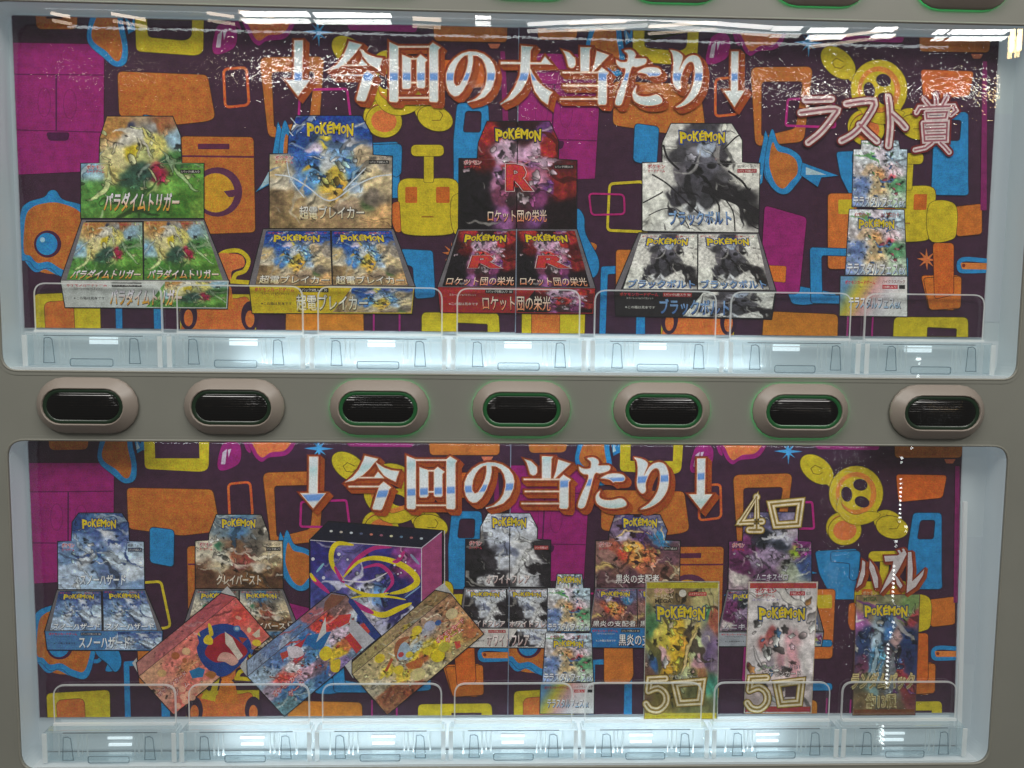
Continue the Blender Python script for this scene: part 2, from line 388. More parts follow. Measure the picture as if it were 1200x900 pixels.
def quad_art(fl, quad, d, f, uv=((0,0),(1,0),(1,1),(0,1)), step=1.0):
    a, b, c, e = [np.array(p, float) for p in quad]; ua, ub, uc, ue = [np.array(p, float) for p in uv]
    w_ = max(np.linalg.norm(b-a), np.linalg.norm(c-e)); h_ = max(np.linalg.norm(e-a), np.linalg.norm(c-b))
    nx = max(2, int(w_/step)); ny = max(2, int(h_/step))
    s, t = np.meshgrid(np.linspace(0, 1, nx+1), np.linspace(0, 1, ny+1))
    bl = lambda A, B_, C_, D_: ((1-s)*(1-t))[..., None]*A+(s*(1-t))[..., None]*B_+(s*t)[..., None]*C_+((1-s)*t)[..., None]*D_
    p = bl(a, b, c, e); q = bl(ua, ub, uc, ue)
    col = lin(f(q[..., 0], q[..., 1])*255)*INK
    base = len(fl.v)
    fl.v += Parr(p[..., 0].ravel(), p[..., 1].ravel(), d).tolist(); fl.c += list(col.reshape(-1, 3))
    i, j = np.meshgrid(np.arange(nx), np.arange(ny)); k = (base+j*(nx+1)+i).ravel()
    fl.f += np.stack([k, k+1, k+nx+2, k+nx+1], -1).tolist()

# ---------------------------------------------------------------- the vending machine
D_BACK, D_POST, D_LAM = 38.0, 34.0, 30.5
machine = empty('vending_machine', 'olive grey vending machine front with two lit display windows and a row of oval buttons', 'vending machine')
machine.location = (0, 0, 0)
def rrect(x0, x1, z0, z1, r, n=8):
    return rounded([(x0, z0), (x1, z0), (x1, z1), (x0, z1)], r, n)
WIN_U = (-560.5, 634.0, -59.3, 351.8); WIN_L = (-558.5, 630.0, -541.5, -139.6)
PX0, PX1, PZ0, PZ1 = -690, 770, -760, 480
def prism(name, loops, d0, d1, mat, parent, bev=0):
    """plate with holes: loops in (x, z) units, from depth d0 (front) to d1"""
    tri = tessellate_polygon([[Vector((x, z, 0)) for x, z in l] for l in loops]); pts = [p for l in loops for p in l]; n = len(pts)
    v = [W(x, z, d0) for x, z in pts]+[W(x, z, d1) for x, z in pts]
    f = list(tri)+[(a+n, c+n, b+n) for a, b, c in tri]; k = 0
    for l in loops:
        m = len(l)
        for i in range(m): f.append((k+i, k+(i+1) % m, k+n+(i+1) % m, k+n+i))
        k += m
    return mesh_obj(name, v, f, mat, parent)
def tube_loop(name, loop, rad, d, mat, parent, seg=8, flat=1.0):
    m = len(loop); v = []; f = []
    for i in range(m):
        a, p, b = np.array(loop[i-1]), np.array(loop[i]), np.array(loop[(i+1) % m])
        t = b-a; t = t/max(1e-9, np.linalg.norm(t)); nrm = np.array([t[1], -t[0]])
        for k in range(seg):
            an = 2*math.pi*k/seg; q = p+nrm*rad*math.cos(an); v.append(W(q[0], q[1], d+rad*flat*math.sin(an)))
    for i in range(m):
        for k in range(seg): f.append((i*seg+k, i*seg+(k+1) % seg, ((i+1) % m)*seg+(k+1) % seg, ((i+1) % m)*seg+k))
    return mesh_obj(name, v, f, mat, parent, smooth=True)
lu, ll = rrect(*WIN_U, 20), rrect(*WIN_L, 22)
prism('front_panel', [[(PX0, PZ0), (PX1, PZ0), (PX1, PZ1), (PX0, PZ1)], lu, ll], 0, 3.5, M_PANEL, machine)
# sides, top and back of the cabinet
bx0, bx1, bz0, bz1 = PX0, PX1, -1866, PZ1
def boxm(x0, x1, z0, z1, d0, d1):
    v = [W(x, z, d) for d in (d0, d1) for z in (z0, z1) for x in (x0, x1)]
    return v, [(0,1,3,2),(4,6,7,5),(0,4,5,1),(2,3,7,6),(0,2,6,4),(1,5,7,3)]
def box_obj(name, x0, x1, z0, z1, d0, d1, mat, parent): return mesh_obj(name, *boxm(x0, x1, z0, z1, d0, d1), mat, parent)
box_obj('cabinet', bx0, bx1, bz0, bz1, 60, 900, M_BODY, machine)
box_obj('lower_door', bx0, bx1, bz0, PZ0-6, 0, 59, M_BODY, machine)
for a, b in ((bx0, bx0+12), (bx1-12, bx1)): box_obj('side_frame', a, b, PZ0, PZ1, 4, 59.5, M_BODY, machine)
box_obj('top_frame', bx0+12.5, bx1-12.5, PZ1-12, PZ1, 4, 59.5, M_BODY, machine)
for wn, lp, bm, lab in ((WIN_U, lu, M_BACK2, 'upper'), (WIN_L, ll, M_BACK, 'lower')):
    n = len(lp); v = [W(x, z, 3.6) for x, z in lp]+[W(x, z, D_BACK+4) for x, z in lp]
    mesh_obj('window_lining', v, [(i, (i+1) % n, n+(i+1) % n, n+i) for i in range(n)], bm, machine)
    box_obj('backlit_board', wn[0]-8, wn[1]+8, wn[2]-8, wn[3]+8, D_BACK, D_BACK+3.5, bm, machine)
    tube_loop('window_trim', grow(lp, .3), 1.5, 0.2, M_TRIM, machine, flat=.8)
    prism('trim_flange', [grow(lp, 5.0), grow(lp, .2)], -.5, -.03, M_PANEL, machine)
# painted strips: room reflections on the board's sides, extra glow behind the stands
def painted_light_strip(x0, x1, z0, z1, mat, d=D_BACK-.6): box_obj('painted_light_strip', x0, x1, z0, z1, d, D_BACK-.05, mat, machine)
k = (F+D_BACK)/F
painted_light_strip(-578, -556, -8, 196, M_STRIP); painted_light_strip(-555, 640, -66, -14, M_LIT, D_BACK-1.2); painted_light_strip(-530, 600, -537, -498, M_LIT, D_BACK-1.2)
painted_light_strip(612, 652, 10, 262, M_STRIP)
painted_light_strip(-575, -557, -432, -258, M_STRIP); painted_light_strip(604, 652, -430, -262, M_STRIP)
# sills
box_obj('window_sill', WIN_U[0]+1, WIN_U[1]-1, -59.0, -55.5, 4.5, D_BACK-1.5, M_SILL, machine)
box_obj('window_sill', WIN_L[0]+1, WIN_L[1]-1, -541.2, -539.6, 4.5, D_BACK-.7, M_SILL, machine)
box_obj('sill_groove', WIN_L[0]+2, WIN_L[1]-2, -540.3, -539.2, D_BACK-2.4, D_BACK-.75, M_LENS, machine)
a, b, c_, e_ = [plane(x, y, 27) for x, y in ((1129,588),(1133.5,588),(1126,876),(1121,876))]
gv = [W(x, z, d) for d in (26, 29) for x, z in (a, b, c_, e_)]
mesh_obj('guide_strip', gv, [(0,1,2,3),(4,7,6,5),(0,4,5,1),(1,5,6,2),(2,6,7,3),(3,7,4,0)], M_EDGE, machine)
# glass: outer pane and a very slightly leaning inner pane (two mirror images of the ceiling tubes)
def pane(name, wn, d0, d1, mat):
    x0, x1, z0, z1 = wn
    mesh_obj(name, [W(x0-6, z0-4, d0), W(x1+6, z0-4, d0), W(x1+6, z1+4, d1), W(x0-6, z1+4, d1)], [(0,1,2,3)], mat, machine)
for wn in (WIN_U, WIN_L):
    pane('glass_pane', wn, 3.9, 3.9, M_PANE)
    h = wn[3]-wn[2]; pane('glass_pane', wn, 4.4, 4.4+h*.0045, M_PANE2)

# oval buttons
def stadium(hw, hh, n=10):
    r = hh; c = hw-hh; out = []
    for sgn, a0 in ((1, -90), (-1, 90)):
        for i in range(n+1):
            t = math.radians(a0+180*i/n); out.append((sgn*c+r*math.cos(t), r*math.sin(t)))
    return out
def loft(name, sect, mat, parent, cap0=False, cap1=False, fm=None, mats=None):
    v = []; f = []; m = len(sect[0][0])
    for lp, d in sect: v += [W(x, z, d) for x, z in lp]
    for s in range(len(sect)-1):
        for i in range(m): f.append((s*m+i, s*m+(i+1) % m, (s+1)*m+(i+1) % m, (s+1)*m+i))
    if cap1: f.append(tuple((len(sect)-1)*m+i for i in range(m)))
    o = mesh_obj(name, v, f, mat, parent); 
    for i, p in enumerate(o.data.polygons): p.use_smooth = True
    return o
def at(lp, cx, cz): return [(x+cx, z+cz) for x, z in lp]
def button(cx, cz, lit, row):
    S = lambda hw, hh: at(stadium(hw, hh), cx, cz)
    g = loft('glow_gasket', [(S(55.6, 30.2), -.05), (S(55.6, 30.2), -3.2)], M_GLOW if lit else M_GREEN_DIM, None)
    r = loft('button', [(S(57.2, 31.8), -1.6), (S(58.2, 32.8), -1.9), (S(57.6, 32.2), -3.4), (S(56.0, 30.6), -4.6), (S(47.3, 21.9), -14.2), (S(46.4, 21.0), -14.6), (S(45.6, 20.2), -14.0), (S(45.2, 19.8), -9)], M_RING, machine)
    if row == 0: r['label'] = 'oval push button with a smoked lens and a green rim' 
    g.parent = r
    q = loft('light_ring', [(S(45.3, 19.9), -12.6), (S(43.8, 18.4), -13.6), (S(40.6, 15.2), -12.4), (S(40.0, 14.6), -11.0)], M_GREEN if lit else M_GREEN_DIM, r)
    z = loft('lens', [(S(43.4, 18.0), -11.2), (S(40.8, 15.6), -12.6), (S(39.0, 13.9), -13.3), (S(28, 8), -13.9), (S(14, 2), -14.0)], M_LENS, r, cap1=True)
bc = [plane(x, y) for x, y in ((104,474.5),(275.5,475.8),(445,477.5),(611,478.7),(775,480.3),(937,481.6),(1096.5,483))]
bz = sum(b[1] for b in bc)/7
for i, (x, z) in enumerate(bc): button(x, bz, i in (2, 3, 4, 5), 0)
tz = plane(1120, 13)[1]+33.5
for i, (x, z) in enumerate(bc): button(x+2, tz, True, 1)

# ---------------------------------------------------------------- acrylic stands
def stand(cx, z0, zp, label):
    """cx centre, z0 foot height, zp top of the upright plate (units, real)"""
    o = empty('acrylic_stand', label, 'acrylic stand', 'clear acrylic stands in front of the posters')
    o.location = W(cx, z0, 15)
    def add(ob): ob.parent = o; ob.matrix_parent_inverse = Matrix.Translation(o.location).inverted(); return ob
    hw = 74.5; zs = z0+36
    lp = [(cx-hw, zs-6), (cx+hw, zs-6)]+rounded([(cx+hw, zs), (cx+hw, zp), (cx-hw, zp), (cx-hw, zs)], 15, 7)[7:-7]
    n = len(lp); d0, d1 = 26.0, 28.0
    tri = tessellate_polygon([[Vector((x, z, 0)) for x, z in lp]])
    v = [W(x, z, d0) for x, z in lp]+[W(x, z, d1) for x, z in lp]
    f = list(tri); fm = [0]*len(tri)
    f += [(i, (i+1) % n, n+(i+1) % n, n+i) for i in range(n)]; fm += [1]*n
    # narrow ground bevel along the edge, facing the viewer
    li = grow(lp, -1.7); b = len(v)
    if len(li) == n:
        v += [W(x, z, d0-.15) for x, z in lp]+[W(x, z, d0-.15) for x, z in li]
        f += [(b+i, b+(i+1) % n, b+n+(i+1) % n, b+n+i) for i in range(n)]; fm += [1]*n
    add(mesh_obj('upright_plate', v, f, None, None, mats=[M_ACR, M_EDGE], fmat=fm))
    V = []; Fc = []; Fm = []
    def bx(x0, x1, za, zb, da, db, mi):
        vv, ff = boxm(x0, x1, za, zb, da, db); b = len(V); V.extend(vv); Fc.extend([tuple(b+i for i in g) for g in ff]); Fm.extend([mi]*6)
    bw = 80.0; zt = z0+39
    bx(cx-bw, cx+bw, z0, z0+1.2, 11, 30, 0)                       # foot
    bx(cx-bw, cx+bw, z0+1.2, zt-3, 11, 12.0, 0)                   # front sheet
    for s in (-1, 1):
        bx(cx+s*bw-(5.2 if s > 0 else 0), cx+s*bw+(0 if s > 0 else 5.2), z0-1, zt-3.5, 9.4, 10.9, 1)   # bright end walls
        bx(cx+s*bw-(1.6 if s > 0 else 0), cx+s*bw+(0 if s > 0 else 1.6), z0-1, zt-3.5, 12.1, 29, 0)
    bx(cx-bw+2, cx+bw-2, zt-2.8, zt-1.2, 13, 29, 0)               # shelf
    add(mesh_obj('base', V, Fc, None, None, mats=[M_ACRH, M_EDGE], fmat=Fm))
    fl = mesh_obj('shelf_edge', *boxm(cx-hw*.76, cx+hw*.76, zt-4.3, zt-3.3, 12.2, 13.0), M_EDGED, None); add(fl)
    add(mesh_obj('top_lip', *boxm(cx-hw+1, cx+hw-1, zt-.2, zt+2.6, 22, 25.8), M_EDGE, None))
    for s in (-1, 1):                                             # trapezoid ribs
        xc = cx+s*49; V2 = []; F2 = []; M2 = []
        q = [(xc-6.5, z0+3), (xc+7.5, z0+3), (xc+5.0, zt-8), (xc+1, zt-5.5), (xc-5, zt-6.5)]
        n = len(q); qi = grow(q, -1.1)
        V2 = [W(x, z, 7.5) for x, z in q]+[W(x, z, 7.5) for x, z in qi]+[W(x, z, 11) for x, z in q]
        F2 = [(i, (i+1) % n, n+(i+1) % n, n+i) for i in range(n)]+[(i, (i+1) % n, 2*n+(i+1) % n, 2*n+i) for i in range(n)]+[tuple(n+i for i in range(n))]
        add(mesh_obj('rib', V2, F2, None, None, mats=[M_EDGED, M_ACR], fmat=[0]*n+[1]*n+[1]))
    q = rounded([(cx-25, z0-.5), (cx+25, z0-.5), (cx+25, z0+9), (cx-25, z0+9)], 3, 3)
    qi = grow(q, -1.1); n = len(q)
    v = [W(x, z, 7.0) for x, z in q]+[W(x, z, 7.4) for x, z in qi]+[W(x, z, 10.9) for x, z in q]
    f = [(i, (i+1) % n, n+(i+1) % n, n+i) for i in range(n)]+[(i, (i+1) % n, 2*n+(i+1) % n, 2*n+i) for i in range(n)]+[tuple(n+i for i in range(n))]
    add(mesh_obj('slot_tab', v, f, None, None, mats=[M_EDGED, M_ACR], fmat=[0]*n+[1]*n+[1]))
    # moulded flutes that catch the light of the LED board
    V = []; Fc = []
    for xx, wd in ((-62, 2.2), (-39, 2.6), (-34, 1.4), (-28, 2.4), (29, 1.6), (34, 2.6), (40, 1.6), (61, 2.0)):
        b = len(V); zz = z0+4+random.random()*6
        for (x, d) in ((cx+xx-wd/2, 13.0), (cx+xx, 12.2), (cx+xx+wd/2, 13.0)): V += [W(x, zz, d), W(x, zt-5, d)]
        Fc += [(b, b+2, b+3, b+1), (b+2, b+4, b+5, b+3)]
    fo = mesh_obj('moulded_fluting', V, Fc, M_EDGE, None); fo['kind'] = 'stuff'; add(fo)
    return o
wu = ['green display box picture', 'blue and yellow display box picture', 'red and black display box picture', 'gap right of the red box picture', 'black and white box picture', 'bare pattern right of the black and white box', 'narrow white strip picture']
wl = ['icy blue box picture', 'pink long box picture', 'tan long box picture', 'yellow bracket shape and seam', 'golden pack picture', 'white and pink pack picture', 'dark random pack picture']
kk = (F+26)/F
for row, (pa, pb, z0p, labs) in enumerate((((40,335,190,335), (1014,343,1153,343), (110,428), wu), ((64,803,205,803), (987,797,1120,797), (110,890), wl))):
    xa = (plane(pa[0], pa[1]+25, 26)[0]+plane(pa[2], pa[3]+25, 26)[0])/2; xb = (plane(pb[0], pb[1]+25, 26)[0]+plane(pb[2], pb[3]+25, 26)[0])/2
    zt = plane(*( (600, 338) if row == 0 else (600, 800.5) ), 26)[1]; z0 = plane(*( (600, 433.5) if row == 0 else (560, 889.5) ), 10)[1]
    for i in range(7):
        cx = xa+(xb-xa)*i/6
        stand(cx, z0, zt, 'clear acrylic stand, %s window, before the %s' % (('upper', 'lower')[row], labs[i]))
        zz = z0+(25 if row == 0 else 14)
        lm = box_obj('led_module', cx-(16.5 if row == 0 else 15), cx+(16.5 if row == 0 else 15), zz, zz+(8 if row == 0 else 2.5), D_BACK-3.2, D_BACK-1.3, M_LED, machine)
        if row: box_obj('led_module', cx-14, cx+14, zz-9, zz-6, D_BACK-3.2, D_BACK-1.3, M_LED, machine)
# LED bars under the boards light the stands and the lower part of the posters
for (xa, xb, z, e) in ((-300, 330, -50, .13), (-330, 380, -532, .15)):
    ld = bpy.data.lights.new('led_bar', 'AREA'); ld.shape = 'RECTANGLE'; ld.size = (xb-xa)*U; ld.size_y = 3*U; ld.energy = e; ld.color = (.86,.95,1)
    o = bpy.data.objects.new('led_bar', ld); C.objects.link(o); o.location = W((xa+xb)/2, z, 14); o.rotation_euler = (math.radians(180-28), 0, 0)
for (xa, xb, z, e) in ((-500, 560, 347, .03), (-400, 460, -143, .10)):
    ld = bpy.data.lights.new('led_bar_top', 'AREA'); ld.shape = 'RECTANGLE'; ld.size = (xb-xa)*U; ld.size_y = 3*U; ld.energy = e; ld.color = (.90,.96,1)
    o = bpy.data.objects.new('led_bar_top', ld); C.objects.link(o); o.location = W((xa+xb)/2, z, 6.5); o.rotation_euler = (math.radians(25), 0, 0)

# ---------------------------------------------------------------- posters
PUR = (58,31,53); MAG = (142,26,106); ORA = (176,102,42); YEL = (190,170,32); CYA = (34,126,184); DPU = (48,26,50); PKO = (200,110,60)
def tp(px, py, tag):
    x, z = plane(px, py, D_POST)
    return {'A': (x, z), 'B': (x-580, z), 'C': (x+4, z+491.5), 'D': (x-576, z+491.5)}[tag]
S_ = []     # tile: (name, loops in tile units, colour, outline)
def shp(name, tag, pts, col, r=0, out=.9, holes=(), hr=0):
    L = [[tp(x, y, tag) for x, y in rounded(pts, r)]]+[[tp(x, y, tag) for x, y in rounded(h, hr)] for h in holes]
    S_.append((name, L, col, out))
def stk(name, tag, pts, wd, col, closed=False, r=0):
    S_.append((name, [[tp(x, y, tag) for x, y in l] for l in ribbon(rounded(pts, r) if r else pts, wd, closed)], col, 0))
def ell(name, tag, cx, cy, rx, ry, rot, col, out=.9, hole=None):
    L = [[tp(x, y, tag) for x, y in ellipse(cx, cy, rx, ry, rot)]]
    if hole: L.append([tp(x, y, tag) for x, y in ellipse(cx, cy, hole[0], hole[1], rot)])
    S_.append((name, L, col, out))
R_ = lambda x0, y0, x1, y1: [(x0,y0),(x1,y0),(x1,y1),(x0,y1)]
# wardrobe
shp('printed_wardrobe', 'A', [(8,50),(122,52),(121,200),(8,205)], MAG, 1)
stk('printed_line', 'A', [(8,87),(121,88)], 1.6, (95,15,75)); stk('printed_line', 'A', [(8,152),(121,155)], 1.6, (95,15,75))
stk('printed_line', 'A', [(66,88),(66,154)], 2.0, (80,18,70))
stk('printed_line', 'A', ellipse(52,120,7.5,17), .7, (110,20,85), True); stk('printed_line', 'A', ellipse(82,122,7.5,17), .7, (110,20,85), True)
shp('printed_handle', 'A', [(54,155),(82,155),(80,165),(57,165)], (66,14,60), 4, 0)
shp('printed_shape', 'A', [(41,5),(91,5),(90,34),(43,34)], ORA, 7, .9, [[(52,3),(74,3),(73,22),(54,22)]], 2)
# plain lobed blob with a cyan border (stand-in)
shp('printed_blob', 'C', smooth([(124,505),(150,505),(156,525),(160,545),(158,562),(146,566),(132,556),(117,543),(115,528)]), CYA, 0, .6)
shp('printed_blob', 'C', smooth([(130,507),(146,507),(150,526),(154,545),(152,558),(146,560),(136,550),(122,540),(120,528)]), ORA, 0, 0)
shp('printed_spike', 'C', [(157,513),(165,520),(167,509),(175,524),(178,535),(168,527),(161,531)], CYA, 0, .6)
shp('printed_spike', 'C', [(160,516),(164,525),(160,527)], (170,195,205), 0, 0); shp('printed_spike', 'C', [(171,516),(175,530),(171,526)], (170,195,205), 0, 0)
shp('printed_bracket', 'A', [(158,6),(239,6),(238,61),(230,65),(160,60)], YEL, 6, .9, [[(171,-4),(226,-4),(225,44),(216,48),(173,44)]], 6)
shp('printed_slab', 'A', [(138,84),(243,88),(252,138),(243,142),(206,146),(140,136)], ORA, 6)
stk('printed_line', 'A', [(262,81),(289,79),(292,123),(264,126)], 3, (196,92,44), True, 6)
# iron
shp('printed_iron', 'C', smooth([(262,520),(274,516),(282,524),(281,541),(270,549),(258,551),(255,543),(258,528)]), MAG, 0, .6)
shp('printed_iron', 'C', [(270,518),(276,505),(292,505),(294,532),(289,528),(283,512)], MAG, 3, 0)
shp('printed_glint', 'C', [(261,530),(266,526),(264,544),(259,544)], (196,180,196), 1, 0); shp('printed_glint', 'C', [(267,527),(271,526),(268,536)], (196,180,196), 0, 0)
shp('printed_shape', 'C', smooth([(290,505),(296,530),(306,541),(316,536),(336,533),(346,520),(347,505)]), MAG, 0, .5)
shp('printed_shape', 'C', smooth([(294,505),(299,526),(307,536),(318,530),(333,528),(342,517),(343,505)]), PKO, 0, 0)
# washing machine
shp('printed_washer', 'A', [(212,160),(297,161),(299,272),(214,275)], ORA, 5)
stk('printed_line', 'A', [(213,183),(298,184)], 2.2, (92,30,60)); shp('printed_slot', 'A', R_(232,168.5,269,175), (84,30,62), 1, 0)
ell('printed_drum', 'A', 255, 225, 29, 29, 0, (86,40,72), 0); ell('printed_drum', 'A', 253, 226, 22, 23, 0, (192,142,36), 0)
shp('printed_slot', 'A', [(262,224),(277,222),(274,231),(268,231)], (86,40,72), 1, 0)
# round-windowed machine, left
shp('printed_shape', 'C', smooth([(118,758),(130,757),(139,768),(136,784),(124,786),(127,774),(118,770)]), CYA, 0, .6)
shp('printed_shape', 'C', smooth([(44,770),(60,752),(58,786),(100,788),(110,768),(134,760),(130,748),(44,748)]), ORA, 0, 0)
stk('printed_line', 'C', smooth([(44,772),(56,786),(68,783),(84,790),(96,788),(106,776),(116,774),(122,764)], closed=False), 4.5, CYA)
shp('printed_blob', 'A', smooth([(22,300),(24,252),(32,238),(52,231),(58,224),(66,224),(74,234),(98,242),(104,262),(92,322),(72,324),(58,314),(44,316),(34,306)]), CYA, 0, .6)
shp('printed_blob', 'A', smooth([(28,294),(30,256),(38,243),(54,238),(70,238),(92,247),(98,264),(88,314),(74,316),(58,307),(44,308),(36,300)]), ORA, 0, 0)
ell('printed_drum', 'A', 56, 286, 16, 16, 0, (66,24,56), 0); ell('printed_drum', 'A', 55, 286, 12.5, 13, 0, CYA, 0); ell('printed_glint', 'A', 50, 281, 3, 3, 0, (150,190,210), 0)
# light bulb and crown at the bottom
stk('printed_line', 'A', smooth([(252,306),(262,296),(280,294),(291,304),(287,317),(276,322),(273,332)], closed=False), 5, YEL)
shp('printed_shape', 'A', smooth([(254,300),(268,297),(284,300),(286,312),(272,318),(270,330),(254,330)]), (196,110,58), 0, 0)
shp('printed_shape', 'A', [(270,327),(298,329),(298,334),(270,332)], YEL, 0, 0)
shp('printed_rectangle', 'A', [(40,345),(117,342),(118,392),(42,392)], YEL, 6); shp('printed_rectangle', 'A', [(52,354),(86,352),(88,392),(54,392)], (190,104,44), 8, .6)
shp('printed_ring', 'C', [(145,775),(196,772),(200,850),(147,850)], CYA, 3, .6, [[(153,783),(188,780),(190,860),(154,860)]], 2)
shp('printed_machine', 'A', [(210,345),(300,345),(300,395),(212,395)], YEL, 0, .6)
shp('printed_machine', 'A', smooth([(222,352),(232,348),(240,351),(262,350),(276,350),(292,352),(293,396),(218,396),(219,360)]), (196,104,46), 0, .5)
ell('printed_ear', 'C', 228, 832, 10, 16, 0, DPU, 0); ell('printed_ear', 'C', 228, 835, 5, 9, 0, (196,104,46), 0)
ell('printed_ear', 'C', 297, 832, 10, 16, 0, DPU, 0); ell('printed_ear', 'C', 297, 835, 5, 9, 0, (196,104,46), 0)
shp('printed_crown', 'C', [(252,824),(259,800),(262,790),(270,795),(276,802),(280,824)], (204,118,40), 0, 0)
shp('printed_crown', 'C', [(236,818),(241,806),(246,812),(250,800),(258,792),(252,822)], YEL, 0, 0)
# frames, slabs
shp('printed_frame', 'C', [(308,554),(380,552),(374,634),(318,640)], ORA, 8, .9, [[(321,569),(370,568),(364,620),(324,630)]], 5)
stk('printed_line', 'C', [(353,588),(406,586),(410,618),(352,617)], 2.6, (170,30,120), True, 3)
shp('printed_star', 'A', [(372,21),(374,34),(381,28),(376,36),(391,38),(376,40),(382,46),(375,42),(374,55),(372,42),(366,47),(371,40),(355,37),(371,35),(365,28),(371,33)], (66,150,204), 0, 0)
# fan
ell('printed_leaf', 'D', 957, 550, 22, 14, 38, YEL); stk('printed_line', 'D', [(964,553),(960,556),(953,555),(950,549),(955,545),(963,549)], .8, (80,60,20))
stk('printed_stem', 'D', smooth([(968,561),(974,568),(984,569)], closed=False), 6, YEL)
ell('printed_fan', 'D', 1003, 578, 31.5, 32, 0, YEL, .9); ell('printed_fan', 'D', 1003, 578, 24, 25, 0, (200,122,52), 0); ell('printed_fan', 'D', 1002, 578, 18.5, 19.5, 0, YEL, 0)
ell('printed_blade', 'D', 1008, 568, 8.5, 7, 10, DPU, 0); ell('printed_blade', 'D', 992, 579, 6.5, 9, -10, DPU, 0); ell('printed_blade', 'D', 1010, 588, 9, 6.5, 20, DPU, 0)
stk('printed_stem', 'D', smooth([(1020,600),(1030,604),(1040,608)], closed=False), 7, YEL)
ell('printed_leaf', 'D', 1041, 612, 18, 13.5, 25, YEL); stk('printed_line', 'D', [(1038,603),(1044,606),(1047,612),(1042,616),(1037,615)], .8, (80,60,20))
ell('printed_lobe', 'D', 987, 618, 19, 18, 0, YEL); ell('printed_lobe', 'D', 986, 616, 13, 12.5, 0, (206,112,58), 0)
ell('printed_lobe', 'A', 450, 142, 21, 19, 10, YEL); ell('printed_lobe', 'A', 450, 142, 15, 13, 10, (206,112,58), 0)
shp('printed_stem', 'A', smooth([(442,98),(446,112),(462,122),(480,118),(494,122),(482,132),(464,135),(448,128),(438,112)]), YEL, 0, .6)
ell('printed_leaf', 'A', 510, 139, 21, 14, 18, YEL); stk('printed_line', 'A', [(515,130),(519,135),(516,141),(506,141)], .8, (80,60,20))
shp('printed_bar', 'C', [(403,505),(486,505),(484,524),(408,523)], MAG, 4, 0)
shp('printed_television', 'C', [(502,500),(586,500),(585,533),(504,533)], ORA, 5); shp('printed_foot', 'C', [(564,535),(578,535),(575,540),(567,540)], (200,110,80), 1, 0)
shp('printed_slab', 'D', [(1050,556),(1109,557),(1104,583),(1053,588)], (196,96,34), 4)
shp('printed_telephone', 'D', [(1070,601),(1103,601),(1103,678),(1104,690),(1062,690),(1064,640)], CYA, 5, .9, [[(1078,609),(1096,609),(1094,632),(1074,632)]], 4)
shp('printed_shape', 'D', [(955,646),(1004,643),(1003,702),(976,702),(960,672)], CYA, 4)
shp('printed_shape', 'A', [(434,170),(468,169),(471,172),(470,203),(465,208),(459,205),(459,185),(434,182)], CYA, 3)
# mower
shp('printed_mower', 'A', smooth([(470,212),(500,210),(534,212),(536,240),(533,268),(522,275),(480,275),(469,266),(467,238)]), YEL, 0)
shp('printed_panel', 'A', R_(475,219,489,238), (186,96,30), 2, 0); shp('printed_panel', 'A', R_(511,219,527,238), (186,96,30), 2, 0)
shp('printed_arm', 'A', [(460,238),(468,236),(470,272),(464,272),(460,262)], (190,100,40), 3, .6); shp('printed_arm', 'A', [(534,238),(540,240),(538,268),(533,270)], (190,100,40), 3, .6)
stk('printed_line', 'A', [(494,254),(508,254)], 2, (150,110,20))
shp('printed_handle', 'A', R_(497,180,508,214), YEL, 2, .6); shp('printed_handle', 'A', R_(482,170,520,183), YEL, 6, .6)
shp('printed_shape', 'A', [(470,292),(507,294),(510,348),(487,350),(484,312),(472,309)], CYA, 4)
shp('printed_bracket', 'C', [(490,825),(576,824),(578,860),(490,860)], YEL, 6, .9, [[(529,835),(564,836),(564,880),(529,880)]], 2)
shp('printed_slab', 'C', [(519,779),(563,778),(564,812),(559,816),(530,815)], (204,108,36), 4)
shp('printed_slab', 'B', [(1115,244),(1150,240),(1150,275),(1121,278)], (186,104,36), 4)
stk('printed_line', 'C', smooth([(598,772),(575,773),(564,772),(563,763),(572,760),(600,762)], closed=False), 5, CYA); shp('printed_arm', 'C', [(564,764),(600,764),(600,771),(566,771)], (204,120,56), 2, 0)
ell('printed_knob', 'C', 568, 767, 2, 2, 0, (120,40,20), 0)
shp('printed_slab', 'C', [(338,821),(424,823),(425,860),(337,860)], (188,116,36), 6)
stk('printed_line', 'C', [(436,820),(436,860)], 2, (150,30,110)); stk('printed_line', 'C', [(465,822),(465,860)], 2, (150,30,110))
shp('printed_shape', 'C', [(360,790),(420,800),(424,808),(384,813),(370,812)], CYA, 4)
shp('printed_rectangle', 'B', [(744,146),(772,150),(769,196),(742,190)], CYA, 5)
stk('printed_line', 'C', [(150,684),(189,681),(200,733),(194,736),(150,735)], 3, (196,176,40), True, 5)
stk('printed_line', 'B', [(690,228),(731,229),(732,252),(693,253)], 2.2, (170,30,110), True, 5)
shp('printed_shape', 'B', smooth([(676,246),(684,255),(686,275),(700,302),(701,318),(694,326),(686,316),(672,300),(670,262)]), CYA, 0)
shp('printed_rectangle', 'D', [(708,755),(741,755),(742,792),(736,801),(708,800)], (188,110,44), 4)
shp('printed_slab', 'B', [(896,242),(945,256),(936,345),(890,345)], MAG, 5); shp('printed_shape', 'B', [(898,312),(921,313),(920,332),(898,330)], (200,110,40), 2, .4)
shp('printed_slab', 'B', [(970,228),(1004,228),(1000,316),(970,316)], (196,108,44), 5); shp('printed_shape', 'B', R_(982,235,1000,252), YEL, 2, 0)
shp('printed_frame', 'B', [(949,291),(1000,293),(1000,301),(962,300),(963,347),(1000,348),(1000,357),(950,356)], CYA, 4)
shp('printed_slab', 'B', [(1082,327),(1126,325),(1125,362),(1089,364)], (188,104,36), 4)
